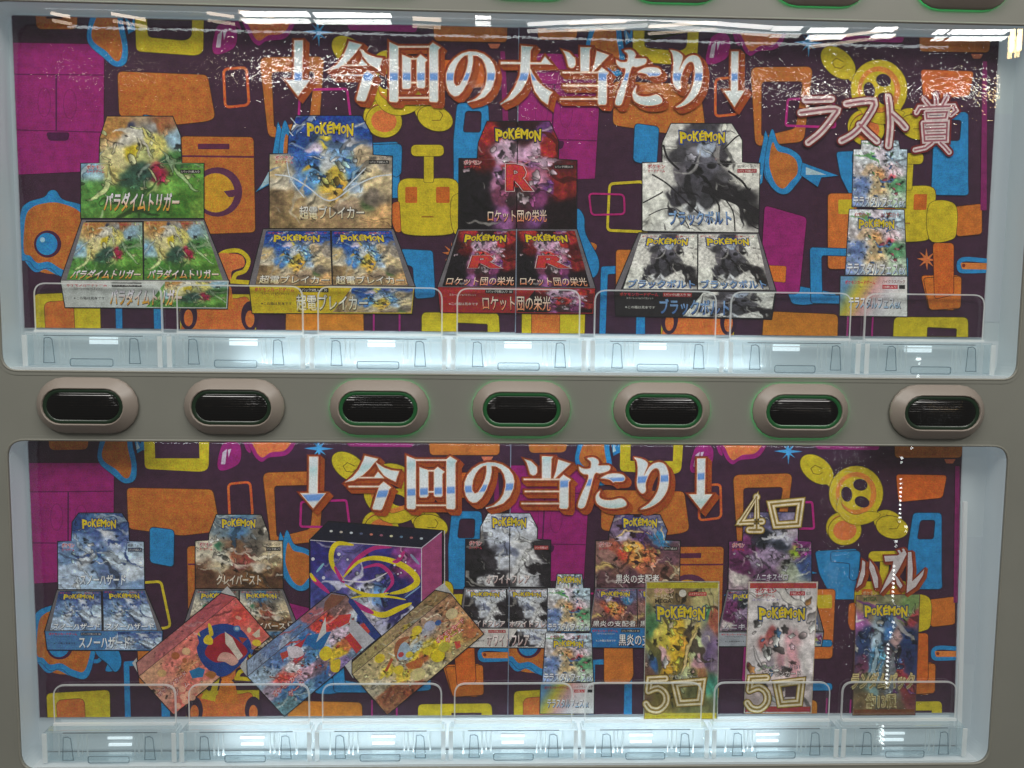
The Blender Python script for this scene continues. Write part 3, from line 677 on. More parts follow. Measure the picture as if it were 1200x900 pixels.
shp('printed_star', 'B', [(1085,292),(1087,302),(1095,296),(1089,304),(1099,306),(1089,307),(1094,314),(1087,309),(1086,318),(1084,309),(1077,313),(1082,307),(1074,304),(1082,303),(1077,296),(1084,301)], (196,110,60), 0, 0)
shp('printed_rectangle', 'D', [(1064,742),(1087,742),(1087,797),(1066,802)], (190,96,34), 4)
shp('printed_leaf', 'C', smooth([(328,625),(338,640),(352,650),(364,652),(366,680),(350,688),(332,676),(328,650)]), CYA, 0, .6)
shp('printed_leaf', 'C', smooth([(334,640),(342,652),(358,658),(360,676),(346,680),(334,668)]), ORA, 0, 0)
shp('printed_spike', 'A', [(326,143),(341,178),(334,190),(326,184),(325,205),(316,216),(300,225),(316,205)], CYA, 0, .6); shp('printed_spike', 'A', [(318,196),(324,196),(320,212),(304,222)], (150,180,196), 0, 0)
shp('printed_blob', 'B', smooth([(904,153),(912,170),(926,176),(938,186),(940,205),(932,218),(922,228),(910,226),(899,212),(896,190)]), CYA, 0, .6)
shp('printed_blob', 'B', smooth([(905,168),(911,178),(924,182),(933,190),(934,204),(926,214),(918,222),(910,218),(904,206),(901,190)]), ORA, 0, 0)
shp('printed_spike', 'B', [(940,192),(982,207),(962,209),(958,220),(938,206)], CYA, 0, .6); shp('printed_spike', 'B', [(944,197),(968,206),(944,206)], (160,185,196), 0, 0)
shp('printed_strip', 'D', [(1119,546),(1124,546),(1124,706),(1117,706)], (120,26,90), 1, 0)
shp('printed_mower', 'D', smooth([(1060,700),(1088,700),(1090,728),(1084,738),(1060,738)]), YEL, 0, .6)

def poster(name, label, quad, shifts, splits, fold):
    """quad: (x, z) corners bl, br, tr, tl"""
    o = empty(name, label, 'poster'); o.location = W(0, quad[0][1], D_POST)
    def add(ob): ob.parent = o; ob.matrix_parent_inverse = Matrix.Translation(o.location).inverted(); return ob
    fn = lambda x, z, d: W(x, z, d)
    for h, (sx, sz) in enumerate(shifts):
        xa = splits[h]; xb = splits[h+1]
        (blx, blz), (brx, brz), (trx, trz), (tlx, tlz) = quad
        L = lambda t, a, b: a+(b-a)*t
        half = [(blx if h == 0 else splits[1], blz), (splits[1]-.5 if h == 0 else brx, brz), (splits[1]-.5 if h == 0 else trx, trz), (tlx if h == 0 else splits[1], tlz)]
        fl = Flat(); fl.add([half], D_POST, PUR, fn); sh = add(fl.obj('paper_sheet'))
        rim = Flat(); rim.add([grow(half, 1.1)], D_POST+.25, (150,150,160), fn); add(rim.obj('white_margin'))
        for i, (nm, loops, col, out) in enumerate(S_):
            d = D_POST-.12-i*.006
            lp = [[(x+sx, z+sz) for x, z in l] for l in loops]
            fl = Flat(); c0 = [clip(l, half) for l in lp]
            if len(c0[0]) < 3 or abs(area(c0[0])) < 3: continue
            # holes that touch the sheet edge would break the fill: cut the shape in four instead
            edge = any(len(c) >= 3 and any(abs(x-half[0][0]) < .01 or abs(x-half[1][0]) < .01 or abs(z-half[0][1]) < .01 or abs(z-half[2][1]) < .01 for x, z in c) for c in c0[1:])
            if out:
                g = clip(grow(lp[0], out), half); dark = tuple(int(q*.33+p*.2) for q, p in zip(col, PUR))
                fl.add([g]+([] if edge else [grow(l, -out) for l in c0[1:] if len(l) > 2]), d+.003, dark, fn) if not edge else None
            if edge:
                hx = [x for l in lp[1:] for x, z in l]; hz = [z for l in lp[1:] for x, z in l]
                a, b, c, e = min(hx), max(hx), min(hz), max(hz); B_ = 5000
                for cell in ([(-B_,-B_),(a,-B_),(a,B_),(-B_,B_)], [(b,-B_),(B_,-B_),(B_,B_),(b,B_)], [(a,-B_),(b,-B_),(b,c),(a,c)], [(a,e),(b,e),(b,B_),(a,B_)]):
                    q = clip(c0[0], cell)
                    if len(q) > 2: fl.add([q], d, col, fn)
            else: fl.add([c for c in c0 if len(c) > 2], d, col, fn)
            ob = fl.obj(nm)
            if ob: add(ob)
    # laminate film, leaning a little, with soft ripples of its own
    (blx, blz), (brx, brz), (trx, trz), (tlx, tlz) = quad
    nx, nz = 60, 40; v = []
    for j in range(nz+1):
        for i in range(nx+1):
            u, t = i/nx, j/nz; xl = blx+(tlx-blx)*t; xr = brx+(trx-brx)*t
            dd = fold(t, u)+(.35*math.sin(u*7+1)+.2*math.sin(u*19+t*4))*math.sin(math.pi*t)
            v.append(W(xl+(xr-xl)*u, blz+(tlz-blz)*t, dd))
    f = [(j*(nx+1)+i, j*(nx+1)+i+1, (j+1)*(nx+1)+i+1, (j+1)*(nx+1)+i) for j in range(nz) for i in range(nx)]
    add(mesh_obj('laminate_film', v, f, M_LAM, None, smooth=True))
    return o, add
QU = [(-553,-10.0),(611,-9.0),(609,348),(-553,348.5)]; QL = [(-554,-493),(604.5,-493),(593,-128),(-554.5,-128)]
post_u, add_u = poster('poster', 'dark purple retro patterned poster in the upper window headed by five big prize box pictures', QU, ((0,0),(580,1)), (-553,32,611), lambda t, u: float(np.interp(t, (0, .2, .34, .6, .8, 1), (30.3, 30.2, 29.4, 25.0, 26.8, 30.2))))
post_l, add_l = poster('poster', 'dark purple retro patterned poster in the lower window crowded with box and pack pictures', QL, ((-4,-491.5),(576,-491.5)), (-554,28,604), lambda t, u: 30.2+float(np.interp(u, (.5, .78, .83, .96, 1), (0, -5.8, -5.8, 0, 0)))*float(np.interp(t, (.22, .42), (0, 1))))
# ---------------------------------------------------------------- headline characters
def cc(o, s, pts): return [(o[0]+x/s, o[1]+y/s) for x, y in pts]
o5, o6, o7 = (400,520), (540,520), (670,520); s7 = 6.6667
G = {
'today': [cc(o5,8,p) for p in ([(222,115),(345,145),(340,155),(318,175),(265,240),(200,300),(120,345),(35,362),(110,310),(165,245),(205,165)],
   [(320,172),(345,190),(400,225),(470,250),(545,258),(525,310),(512,360),(450,330),(400,300),(355,240)],
   [(165,312),(310,312),(345,262),(405,325),(165,325)],
   [(70,394),(355,394),(398,355),(470,410),(450,430),(440,470),(385,610),(370,622),(300,615),(292,600),(345,430),(352,409),(70,409)])],
'round': [cc(o5,8,p) for p in ([(612,115),(700,150),(700,600),(685,615),(625,612),(612,600)],[(700,148),(985,148),(985,164),(700,164)],
   [(985,150),(1020,120),(1090,160),(1072,185),(1072,600),(1060,615),(995,612),(985,600)],[(700,569),(985,569),(985,584),(700,584)],
   [(732,220),(818,250),(818,490),(800,505),(740,505),(732,490)],[(818,248),(868,248),(868,262),(818,262)],
   [(868,250),(905,218),(972,265),(950,285),(950,488),(935,500),(880,498),(868,485)],[(818,444),(868,444),(868,458),(818,458)])],
'no': [(cc(o6,8,[(235,605),(320,590),(400,560),(460,500),(495,420),(505,350),(490,290),(450,235),(390,195),(320,175),(250,172),(180,190),(110,235),(60,295),(32,360),(30,430),(45,490),(75,535),(110,555),(150,550),(195,510),(240,430),(275,340),(290,260),(288,210),(330,212),(375,240),(405,290),(418,350),(418,400),(400,470),(365,530),(310,575)]),
        cc(o6,8,[(238,205),(240,260),(225,330),(195,400),(160,455),(130,465),(108,440),(105,400),(115,340),(140,280),(175,235),(210,210)]))],
'hit': [cc(o6,8,p) for p in ([(595,145),(660,165),(715,220),(718,270),(700,295),(675,300),(650,285),(635,230),(620,180)],[(760,118),(865,122),(850,145),(845,330),(760,330)],
   [(912,150),(1030,188),(880,330),(865,330),(890,260)],[(590,328),(925,328),(925,343),(590,343)],
   [(925,325),(960,290),(1030,338),(1010,360),(1008,590),(995,612),(935,610),(922,600)],[(600,440),(925,440),(925,455),(600,455)],[(570,553),(925,553),(925,568),(570,568)])],
'ta': [smooth(cc(o7,s7,p), 3) for p in ([(120,115),(170,108),(205,125),(215,150),(212,170),(290,170),(303,190),(285,215),(220,235),(180,240),(135,400),(110,480),(90,505),(60,505),(48,480),(75,400),(120,300),(130,245),(95,240),(65,215),(58,180),(90,195),(140,195),(150,175),(148,140)],
   [(225,270),(280,240),(340,232),(395,240),(418,265),(412,290),(385,300),(340,300),(325,305),(300,285),(260,275)],
   [(225,370),(215,400),(225,425),(260,440),(320,440),(370,428),(405,435),(430,465),(420,490),(370,505),(300,508),(240,495),(200,470),(187,430),(195,395),(215,372)])],
'ri': [smooth(cc(o7,s7,[(488,108),(545,118),(585,140),(595,165),(580,210),(565,250),(600,190),(640,155),(690,145),(730,165),(755,220),(760,290),(745,370),(700,440),(640,485),(580,510),(540,515),(545,505),(600,470),(650,410),(680,340),(690,260),(680,205),(650,195),(615,225),(585,290),(578,330),(580,370),(560,390),(540,385),(515,350),(508,300),(515,210),(510,150),(500,125)]), 3)],
'arrow': [cc(o7,s7,[(978,112),(1045,112),(1040,395),(1100,395),(1008,515),(912,395),(975,395)])],
'big': [cc((585,40),8,p) for p in ([(210,108),(325,118),(300,155),(295,330),(270,430),(215,530),(130,610),(15,660),(90,590),(150,500),(195,390),(205,260)],
   [(298,320),(320,370),(365,440),(430,500),(510,545),(480,580),(462,665),(400,620),(340,540),(310,450),(290,350)],[(15,258),(395,265),(435,205),(500,285),(15,282)])],
}
def foil_mat(name, cx, cz, slope):
    m, nt, b, out = nodes(name); L = nt.links.new
    tc = N(nt, 'ShaderNodeTexCoord'); sp = N(nt, 'ShaderNodeSeparateXYZ'); L(tc.outputs['Object'], sp.inputs[0])
    a = N(nt, 'ShaderNodeMath', operation='MULTIPLY_ADD'); L(sp.outputs[0], a.inputs[0]); a.inputs[1].default_value = slope; L(sp.outputs[2], a.inputs[2])
    r = N(nt, 'ShaderNodeMapRange'); L(a.outputs[0], r.inputs[0]); r.inputs[1].default_value = cz-.036; r.inputs[2].default_value = cz+.036
    cr = N(nt, 'ShaderNodeValToRGB'); L(r.outputs[0], cr.inputs[0]); e = cr.color_ramp; e.interpolation = 'LINEAR'
    st = [(0,(206,212,214)),(.10,(172,200,202)),(.16,(206,214,216)),(.38,(208,212,216)),(.405,(96,140,205)),(.47,(110,150,210)),(.495,(214,216,220)),(.70,(204,212,214)),(.80,(172,200,202)),(.86,(206,212,214)),(1,(210,212,214))]
    while len(e.elements) < len(st): e.elements.new(.5)
    for q, (p, c) in zip(e.elements, st): q.position = p; q.color = (*(lin(c)*INK), 1)
    n = N(nt, 'ShaderNodeTexNoise', i_Scale=700.0, i_Detail=2.0); L(coords(nt), n.inputs['Vector'])
    mr = N(nt, 'ShaderNodeMapRange'); L(n.outputs[0], mr.inputs[0]); mr.inputs[1].default_value=.3; mr.inputs[2].default_value=.7; mr.inputs[3].default_value = .86; mr.inputs[4].default_value = 1.12
    s = N(nt, 'ShaderNodeVectorMath', operation='SCALE'); L(cr.outputs[0], s.inputs[0]); L(mr.outputs[0], s.inputs['Scale']); L(s.outputs[0], b.inputs['Base Color'])
    b.inputs['Roughness'].default_value = .7; b.inputs['Specular IOR Level'].default_value = .15; return m
BRN = (150,68,26); BRD = (112,40,22); CRE = (222,200,182)
def headline_char(key, bbox, add, foil, k):
    parts = [p if isinstance(p, tuple) and isinstance(p[0], list) else (p,) for p in G[key]]
    xs = [x for p in parts for x, y in p[0]]; ys = [y for p in parts for x, y in p[0]]
    a0, a1, b0, b1 = min(xs), max(xs), min(ys), max(ys); x0, x1, y0, y1 = bbox
    T = lambda l: [(x0+(x-a0)/(a1-a0)*(x1-x0), y0+(y-b0)/(b1-b0)*(y1-y0)) for x, y in l]
    parts = [[T(l) for l in p] for p in parts]; D = 31.95-k*.03; e = Flat(); q = .0016
    n = 0
    for p in parts:
        for s in range(6, 0, -1):
            t = s*.88
            lps = [[(x+t, y+t*.95) for x, y in grow(p[0], 2.2)]]+[[(x+t, y+t*.95) for x, y in grow(h, -2.2)] for h in p[1:]]
            e.add(lps, D+.35-(6-s)*.004-n*.0007, BRN); n += 1
    for j, p in enumerate(parts): e.add([grow(p[0], 2.6)]+[grow(h, -2.6) for h in p[1:]], D+.20-j*.002, BRD)
    for j, p in enumerate(parts): e.add([grow(p[0], 1.5)]+[grow(h, -1.5) for h in p[1:]], D+.17-j*.002, BRN)
    f = Flat()
    for j, p in enumerate(parts): f.add([p[0]]+p[1:], D+.10-j*.002, CRE)
    g = Flat()
    for j, p in enumerate(parts):
        bb = min(max(v[0] for v in p[0])-min(v[0] for v in p[0]), max(v[1] for v in p[0])-min(v[1] for v in p[0]))
        if bb > 3.5: g.add([grow(p[0], -.85)]+[grow(h, .85) for h in p[1:]], D+.05-j*.002, CRE)
    body = f.obj('headline_character'); add(body)
    for fl_, nm, mt in ((e, 'character_shadow', None), (g, 'character_foil', foil)):
        ob = fl_.obj(nm, mat=mt)
        if ob: ob.parent = body
foil_u = foil_mat('blue_banded_foil_upper', 0, P(600, 85, D_POST)[2], -.02); foil_l = foil_mat('blue_banded_foil_lower', 0, P(600, 566, D_POST)[2], -.06)
ym = .0
for k, (key, bb) in enumerate((('arrow',(334,364,47,113)),('today',(385.6,448.7,48,119)),('round',(456,516,49,120)),('no',(522.5,581,60,120)),('big',(586.5,648,53.5,123)),('hit',(656,714,55,123)),('ta',(720.7,776.5,58,124)),('ri',(785,824,58.3,126)),('arrow',(847.8,873,60,125.5)))):
    headline_char(key, bb, add_u, foil_u, k)
for k, (key, bb) in enumerate((('arrow',(351.5,382,535,596)),('today',(404,468,534,598)),('round',(476.5,536,534,597)),('no',(544,603,541.5,595.6)),('hit',(611,669,534.5,596.5)),('ta',(677,734.5,536,596)),('ri',(743,784,536,597)),('arrow',(807,835,537,597)))):
    headline_char(key, bb, add_l, foil_l, k)

# ---------------------------------------------------------------- pictures of the prize boxes
YE = (206,182,28); RED = (176,44,52)
def logo(fl, quad, d, dark=(40,60,120), arc=.10):
    """POKeMON wordmark: chunky yellow letters with a dark rim, each letter jostled"""
    word = 'POK\u00c9MON'; tl, tr, br, bl = [np.array(p, float) for p in quad]; n = len(word)
    wid = [1.0,.85,.95,.8,1.15,.85,1.0]; tot = sum(wid); acc = 0
    hs = [1.12,.72,1.0,.98,.92,.72,1.05]; dy = [.02,.20,.0,-.04,.04,.18,.06]
    for i, ch in enumerate(word):
        a, b = acc/tot+.004, (acc+wid[i])/tot-.004; acc += wid[i]
        def pt(u, v): return tl*(1-u)*(1-v)+tr*u*(1-v)+br*u*v+bl*(1-u)*v
        v0 = dy[i]+arc*((2*(a+b)/2-1)**2)*1.0; v1 = v0+hs[i]*.82; tilt = (-.05, .04, -.02, .03, -.03, .03, .05)[i]
        q = [pt(a+.004, v0+tilt), pt(b-.004, v0-tilt), pt(b-.012, v1-tilt), pt(a+.012, v1+tilt)]
        put_text(fl, ch, q, d+.012-i*.0006, dark, off=.14); 
        put_text(fl, ch, q, d-i*.0006, YE, off=.045)
def title(fl, t, quad, d, c1, c2, out=(30,26,30), shear=0.0, rim=.045, bold=.008, rim2=None):
    if rim2: put_text(fl, t, quad, d+.02, rim2, off=rim*1.8, shear=shear)
    put_text(fl, t, quad, d+.012, out, off=rim, shear=shear, dx=.35, dy=.45)
    if all(ord(q) < 0x4e00 for q in t): bold = max(bold, .026)
    c1, c2 = [tuple(min(228, int(q*1.08)) for q in c) for c in (c1, c2)]
    put_text(fl, t, quad, d, (c1, c2), bold=bold, shear=shear)
def rectq(x0, y0, x1, y1): return [(x0,y0),(x1,y0),(x1,y1),(x0,y1)]
def lerpq(q, a, b, c, e):
    """sub-quad of q: u from a to b, v from c to e"""
    q = [np.array(p, float) for p in q]; f = lambda u, v: tuple((1-v)*((1-u)*q[0]+u*q[1])+v*((1-u)*q[3]+u*q[2]))
    return [f(a,c), f(b,c), f(b,e), f(a,e)]
NB = [0]
def box_picture(add, label, o, s, head, hb, tray, packs, lab, art, ttl, tspec, labcol, labart=True, logo_h=None, logo_p=True, white=False, band=(30,28,30), tsub=None, logod=(36,56,120), smalltop=True, packtitle=True, labcut=.38, redtxt=RED, toptri=None):
    """head: polygon of the card (clockwise from its lower left shoulder), hb: its bounding quad"""
    NB[0] += 1; D = 33.0-.0*NB[0]-(0 if not white else .25)
    cv = lambda pts: cc(o, s, pts)
    head = cv(head); x0 = min(x for x, y in head); x1 = max(x for x, y in head); y0 = min(y for x, y in head); y1 = max(y for x, y in head)
    base = Flat()
    for pl in (head, cv(tray), cv(lab)): base.add([grow(pl, 1.1)], D+.10, (24,22,30))
    root = base.obj('box_picture'); add(root)
    if label: root['label'] = label
    def sub(fl, name):
        ob = fl.obj(name)
        if ob: ob.parent = root
    # header card: strips between the left and right outline, row by row
    fl = Flat(); f = art; rows = int((y1-y0)/.9); n = len(head)
    prev = None; lr = []
    for r in range(rows+1):
        y = y0+.02+(y1-y0-.04)*r/rows; xs = []
        for i in range(n):
            (ax, ay), (bx, by) = head[i-1], head[i]
            if (ay <= y < by) or (by <= y < ay): xs.append(ax+(bx-ax)*(y-ay)/(by-ay))
        lr.append((y, min(xs), max(xs)))
    nx = int((x1-x0)/.9); X = []; Y = []
    for y, a, b in lr: X.append(np.linspace(a, b, nx+1)); Y.append(np.full(nx+1, y))
    X = np.array(X); Y = np.array(Y); col = lin(f((X-x0)/(x1-x0), (Y-y0)/(y1-y0))*255)*INK
    fl.v = Parr(X.ravel(), Y.ravel(), D).tolist(); fl.c = list(col.reshape(-1, 3))
    i, j = np.meshgrid(np.arange(nx), np.arange(rows)); k = (j*(nx+1)+i).ravel(); fl.f = np.stack([k, k+1, k+nx+2, k+nx+1], -1).tolist()
    sub(fl, 'header_card_art')
    tr = Flat(); tr.add([cv(tray)], D+.05, (104,100,106)); tr.add([lerpq(cv(tray), .035, .965, .02, .99)], D+.04, (30,28,34)); sub(tr, 'tray')
    for p in packs:
        q = cv(p); fl = Flat(); quad_art(fl, q, D+.02, lambda u, v: f(u, .04+v*.96)); sub(fl, 'pack_art')
        tx = Flat()
        if packtitle:
            title(tx, ttl, lerpq(q, .04, .97, .83, .98), D+.0, *tspec[:2], out=tspec[2], shear=tspec[3], rim=.05)
        if logo_p: logo(tx, lerpq(q, .14, .84, .07, .20), D+.0, dark=logod)
        put_text(tx, 'ポケモン', lerpq(q, .03, .28, .015, .055), D, redtxt, bold=.02); put_text(tx, '拡張パック', lerpq(q, .62, .95, .02, .055), D, redtxt, bold=.01)
        sub(tx, 'pack_lettering')
    fl = Flat(); q = cv(lab)
    fl.add([q], D+.03, labcol)
    if labart:
        aq = lerpq(q, 1-labcut, .995, .03, .97); quad_art(fl, aq, D+.02, lambda u, v: f(.12+u*.8, .15+v*.7))
        wq = lerpq(q, 1-labcut-.12, 1-labcut+.004, .03, .97); quad_art(fl, [wq[1], wq[1], wq[2], wq[3]], D+.021, lambda u, v: f(u*.3, .6+v*.3))
    sub(fl, 'front_label')
    tx = Flat(); dk = (40,36,40) if sum(labcol) > 330 else (200,196,190)
    title(tx, ttl, lerpq(q, .28, .72, .32, .90), D, *tspec[:2], out=tspec[2], shear=tspec[3], rim=.05)
    put_text(tx, 'ポケモンカードゲーム', lerpq(q, .03, .27, .08, .22), D, redtxt, bold=.03); put_text(tx, 'スカーレット&バイオレット', lerpq(q, .07, .24, .25, .34), D, dk, bold=.01)
    put_text(tx, '※この箱は見本です', lerpq(q, .06, .25, .60, .71), D, dk, bold=.01)
    bq = lerpq(q, .30, .48, .07, .23); fl2 = Flat(); fl2.add([bq], D+.012, band); sub(fl2, 'label_band'); put_text(tx, '1パック5枚入り 30', lerpq(bq, .05, .95, .15, .85), D, (220,216,210))
    sub(tx, 'label_lettering')
    tx = Flat(); tq = ttl_quad = cc(o, s, rectq(*tspec[4]))
    title(tx, ttl, tq, D-.02, *tspec[:2], out=tspec[2], shear=tspec[3], rim=.045, rim2=tspec[5] if len(tspec) > 5 else None)
    if logo_h: logo(tx, cc(o, s, rectq(*logo_h)), D-.02, dark=logod)
    if smalltop:
        W_ = x1-x0; ys = head[1][1]
        put_text(tx, 'ポケモン', rectq(x0+W_*.045, ys+1.5, x0+W_*.19, ys+6.5), D-.02, (226,210,210), off=.07); put_text(tx, 'ポケモン', rectq(x0+W_*.045, ys+1.5, x0+W_*.19, ys+6.5), D-.03, redtxt, bold=.02)
        put_text(tx, 'カードゲーム', rectq(x0+W_*.045, ys+7.5, x0+W_*.19, ys+11), D-.03, redtxt, bold=.03)
        put_text(tx, '拡張パック', rectq(x1-W_*.19, ys+2.5, x1-W_*.03, ys+5.5), D-.03, (60,56,60), bold=.01)
        b2 = Flat(); bb = rectq(x1-W_*.19, ys+7, x1-W_*.025, ys+11.5); b2.add([bb], D-.02, band); sub(b2, 'header_band'); put_text(tx, '1パック5枚入り', rectq(x1-W_*.18, ys+7.8, x1-W_*.035, ys+10.7), D-.03, (222,218,212))
    if tsub: put_text(tx, tsub[0], cc(o, s, rectq(*tsub[1])), D-.02, tsub[2], bold=.02)
    sub(tx, 'title_lettering')
    return root, sub, D, f, (x0, y0, x1, y1)

GREEN = make_art([(.28,.10,.10,(176,128,70)),(.36,.22,.08,(200,196,186)),(.42,.10,.03,(48,52,80)),(.46,.18,.05,(206,204,196)),(.60,.12,.06,(150,150,150)),(.66,.08,.07,(150,96,60)),(.62,.26,.09,(206,196,112)),(.40,.34,.045,(206,184,40)),(.30,.40,.08,(208,198,146)),(.78,.22,.08,(140,170,190)),
  (.52,.36,.05,(176,180,120)),(.48,.55,.07,(46,78,68)),(.40,.62,.07,(52,88,72)),(.62,.50,.04,(170,40,72)),(.64,.60,.06,(150,26,62)),(.70,.44,.03,(40,80,62)),(.58,.68,.04,(160,180,110)),(.80,.45,.08,(60,110,56)),(.86,.60,.1,(92,146,60)),(.72,.70,.08,(110,160,70)),
  (.05,.50,.06,(130,170,200)),(.12,.58,.06,(150,180,190)),(.24,.55,.08,(206,192,120)),(.10,.76,.10,(84,136,64)),(.25,.80,.1,(66,120,50)),(.50,.84,.12,(60,104,48)),(.80,.86,.12,(66,112,40)),(.30,.95,.1,(96,140,60)),(.95,.9,.08,(110,150,60))], 3, .05, 2.4, .5, 34, [(200,206,150)], .5, 60)
BLUE = make_art([(.2,.06,.1,(24,58,140)),(.5,.05,.1,(26,66,150)),(.8,.06,.1,(30,70,150)),(.2,.22,.08,(34,80,160)),(.34,.28,.03,(206,190,214)),(.43,.24,.035,(214,190,60)),(.55,.24,.04,(60,80,150)),(.68,.25,.04,(190,190,200)),(.28,.42,.07,(50,96,170)),(.78,.35,.06,(180,160,130)),(.60,.36,.06,(120,160,206)),
  (.50,.44,.05,(216,220,226)),(.53,.50,.05,(222,190,70)),(.48,.62,.06,(226,192,80)),(.60,.62,.05,(222,176,72)),(.54,.70,.06,(206,168,84)),(.40,.55,.05,(90,150,206)),(.68,.50,.05,(80,140,200)),(.30,.64,.05,(70,120,180)),(.72,.62,.05,(160,180,206)),(.30,.49,.025,(220,180,50)),
  (.06,.46,.05,(180,160,120)),(.08,.60,.06,(206,196,176)),(.08,.78,.08,(110,90,66)),(.20,.76,.07,(166,140,100)),(.14,.92,.08,(140,116,80)),(.40,.78,.07,(190,176,150)),(.60,.80,.07,(150,130,110)),(.84,.60,.08,(200,180,140)),(.84,.74,.07,(110,100,90)),(.78,.80,.04,(90,110,70)),(.90,.88,.08,(200,160,110)),(.5,.93,.1,(150,124,90)),(.92,.46,.05,(150,140,130))], 8, .07, 2.4, .6, 36, [(226,226,220),(60,110,180)], .7, -25, nb=46, sp=.14, ns=40)
ROCK = make_art([(.24,.10,.06,(150,24,24)),(.80,.20,.07,(160,26,26)),(.50,.06,.08,(40,14,20)),(.72,.10,.05,(110,60,130)),(.20,.40,.06,(90,16,20)),(.08,.60,.12,(22,18,24)),(.12,.86,.12,(18,14,20)),(.92,.58,.1,(120,24,24)),(.90,.86,.12,(26,14,20)),(.92,.40,.06,(80,20,24)),
  (.42,.26,.05,(206,176,200)),(.38,.33,.05,(196,160,190)),(.66,.24,.03,(206,176,200)),(.73,.37,.03,(206,176,200)),(.56,.30,.04,(190,150,180)),(.60,.40,.04,(150,100,150)),(.35,.50,.04,(170,120,170)),(.30,.60,.03,(196,130,170)),(.70,.55,.05,(180,120,150)),(.76,.60,.05,(110,60,130)),
  (.46,.48,.05,(196,40,40)),(.54,.46,.05,(200,44,40)),(.50,.56,.04,(190,36,36)),(.50,.62,.03,(60,40,44)),(.50,.70,.02,(206,200,206)),(.44,.72,.04,(48,34,38)),(.56,.72,.04,(52,34,38)),(.38,.70,.05,(120,60,90)),(.66,.72,.05,(130,60,110)),(.35,.88,.06,(150,90,150)),(.68,.9,.05,(120,70,130)),(.5,.86,.05,(60,26,36))], 12, .05, 3.0, .5, 34, [(226,200,214)], .0, nb=64, sp=.16, ns=24)
WH = make_art([(.2,.1,.1,(206,204,200)),(.36,.16,.07,(74,72,80)),(.50,.06,.05,(60,58,66)),(.30,.28,.06,(60,58,64)),(.42,.30,.05,(120,118,128)),(.54,.24,.04,(160,170,190)),(.46,.42,.08,(72,70,80)),(.34,.46,.05,(96,92,100)),(.60,.36,.05,(100,98,110)),(.68,.28,.05,(66,62,70)),(.66,.32,.02,(190,120,120)),(.80,.14,.06,(206,206,200)),(.80,.30,.05,(210,208,204)),
  (.10,.50,.1,(212,210,206)),(.10,.75,.1,(206,206,200)),(.28,.66,.05,(60,58,66)),(.24,.80,.03,(50,48,60)),(.44,.60,.06,(70,68,76)),(.56,.70,.05,(60,60,66)),(.70,.62,.07,(40,38,42)),(.86,.70,.05,(34,32,36)),(.72,.48,.04,(80,78,84)),(.86,.48,.08,(212,210,204)),(.92,.84,.05,(40,38,40)),(.74,.82,.1,(212,210,206)),(.45,.82,.06,(196,198,204)),(.3,.94,.1,(206,206,202))], 21, .055, 5.0, .28, 30, [(30,28,32)], .35, 35, nb=14, sp=.14)
TERA = make_art([(.2,.1,.1,(196,200,206)),(.5,.08,.08,(206,196,210)),(.8,.1,.1,(180,200,216)),(.25,.35,.06,(206,180,150)),(.5,.42,.05,(190,140,90)),(.48,.58,.07,(214,190,150)),(.5,.72,.07,(206,176,130)),(.18,.60,.07,(96,120,170)),(.82,.62,.07,(84,140,100)),(.75,.35,.08,(200,180,190)),(.1,.85,.08,(120,140,180)),(.85,.85,.08,(170,190,170)),(.1,.35,.06,(196,190,196)),(.5,.9,.1,(206,204,196)),(.75,.5,.04,(190,80,100))], 31, .09, 2.4, .55, 26, [(70,120,180),(196,90,120),(90,160,90)], .0, nb=110, sp=.28, ns=20, asp=0.8)
SNOW = make_art([(.2,.15,.1,(40,66,120)),(.5,.08,.1,(70,110,160)),(.75,.15,.08,(56,80,130)),(.42,.28,.05,(60,80,130)),(.55,.26,.05,(206,208,216)),(.62,.38,.04,(180,190,210)),(.78,.30,.08,(90,110,160)),(.85,.48,.06,(170,190,210)),(.25,.42,.07,(120,150,190)),(.35,.52,.06,(196,206,220)),(.46,.50,.05,(50,80,130)),(.10,.60,.08,(110,140,180)),(.25,.65,.07,(206,212,222)),(.5,.66,.08,(110,140,186)),(.7,.62,.08,(190,204,220)),(.2,.85,.12,(176,192,214)),(.6,.82,.08,(90,110,150)),(.85,.75,.1,(196,206,220)),(.9,.92,.08,(120,150,190)),(.4,.96,.1,(160,184,210))], 41, .10, 2.6, .5, 26, [(216,220,228),(40,64,120)], .5, 20, nb=30, sp=.22)
CLAY = make_art([(.25,.14,.08,(96,110,120)),(.5,.08,.1,(90,130,160)),(.75,.12,.08,(110,104,96)),(.5,.25,.06,(70,110,150)),(.15,.45,.1,(206,198,180)),(.30,.42,.03,(60,120,90)),(.30,.60,.08,(210,204,186)),(.48,.42,.07,(120,90,70)),(.44,.55,.05,(140,84,60)),(.60,.56,.05,(150,70,60)),(.70,.45,.06,(96,88,80)),(.68,.70,.05,(200,190,176)),(.85,.55,.08,(196,180,150)),(.90,.68,.05,(196,170,130)),(.12,.84,.1,(92,60,44)),(.4,.84,.08,(110,76,56)),(.7,.90,.1,(120,84,50)),(.9,.88,.08,(84,56,40)),(.3,.72,.07,(196,180,150)),(.5,.68,.04,(110,50,46))], 47, .09, 2.6, .5, 28, [(212,204,190)], .4, 15, nb=46, sp=.2)
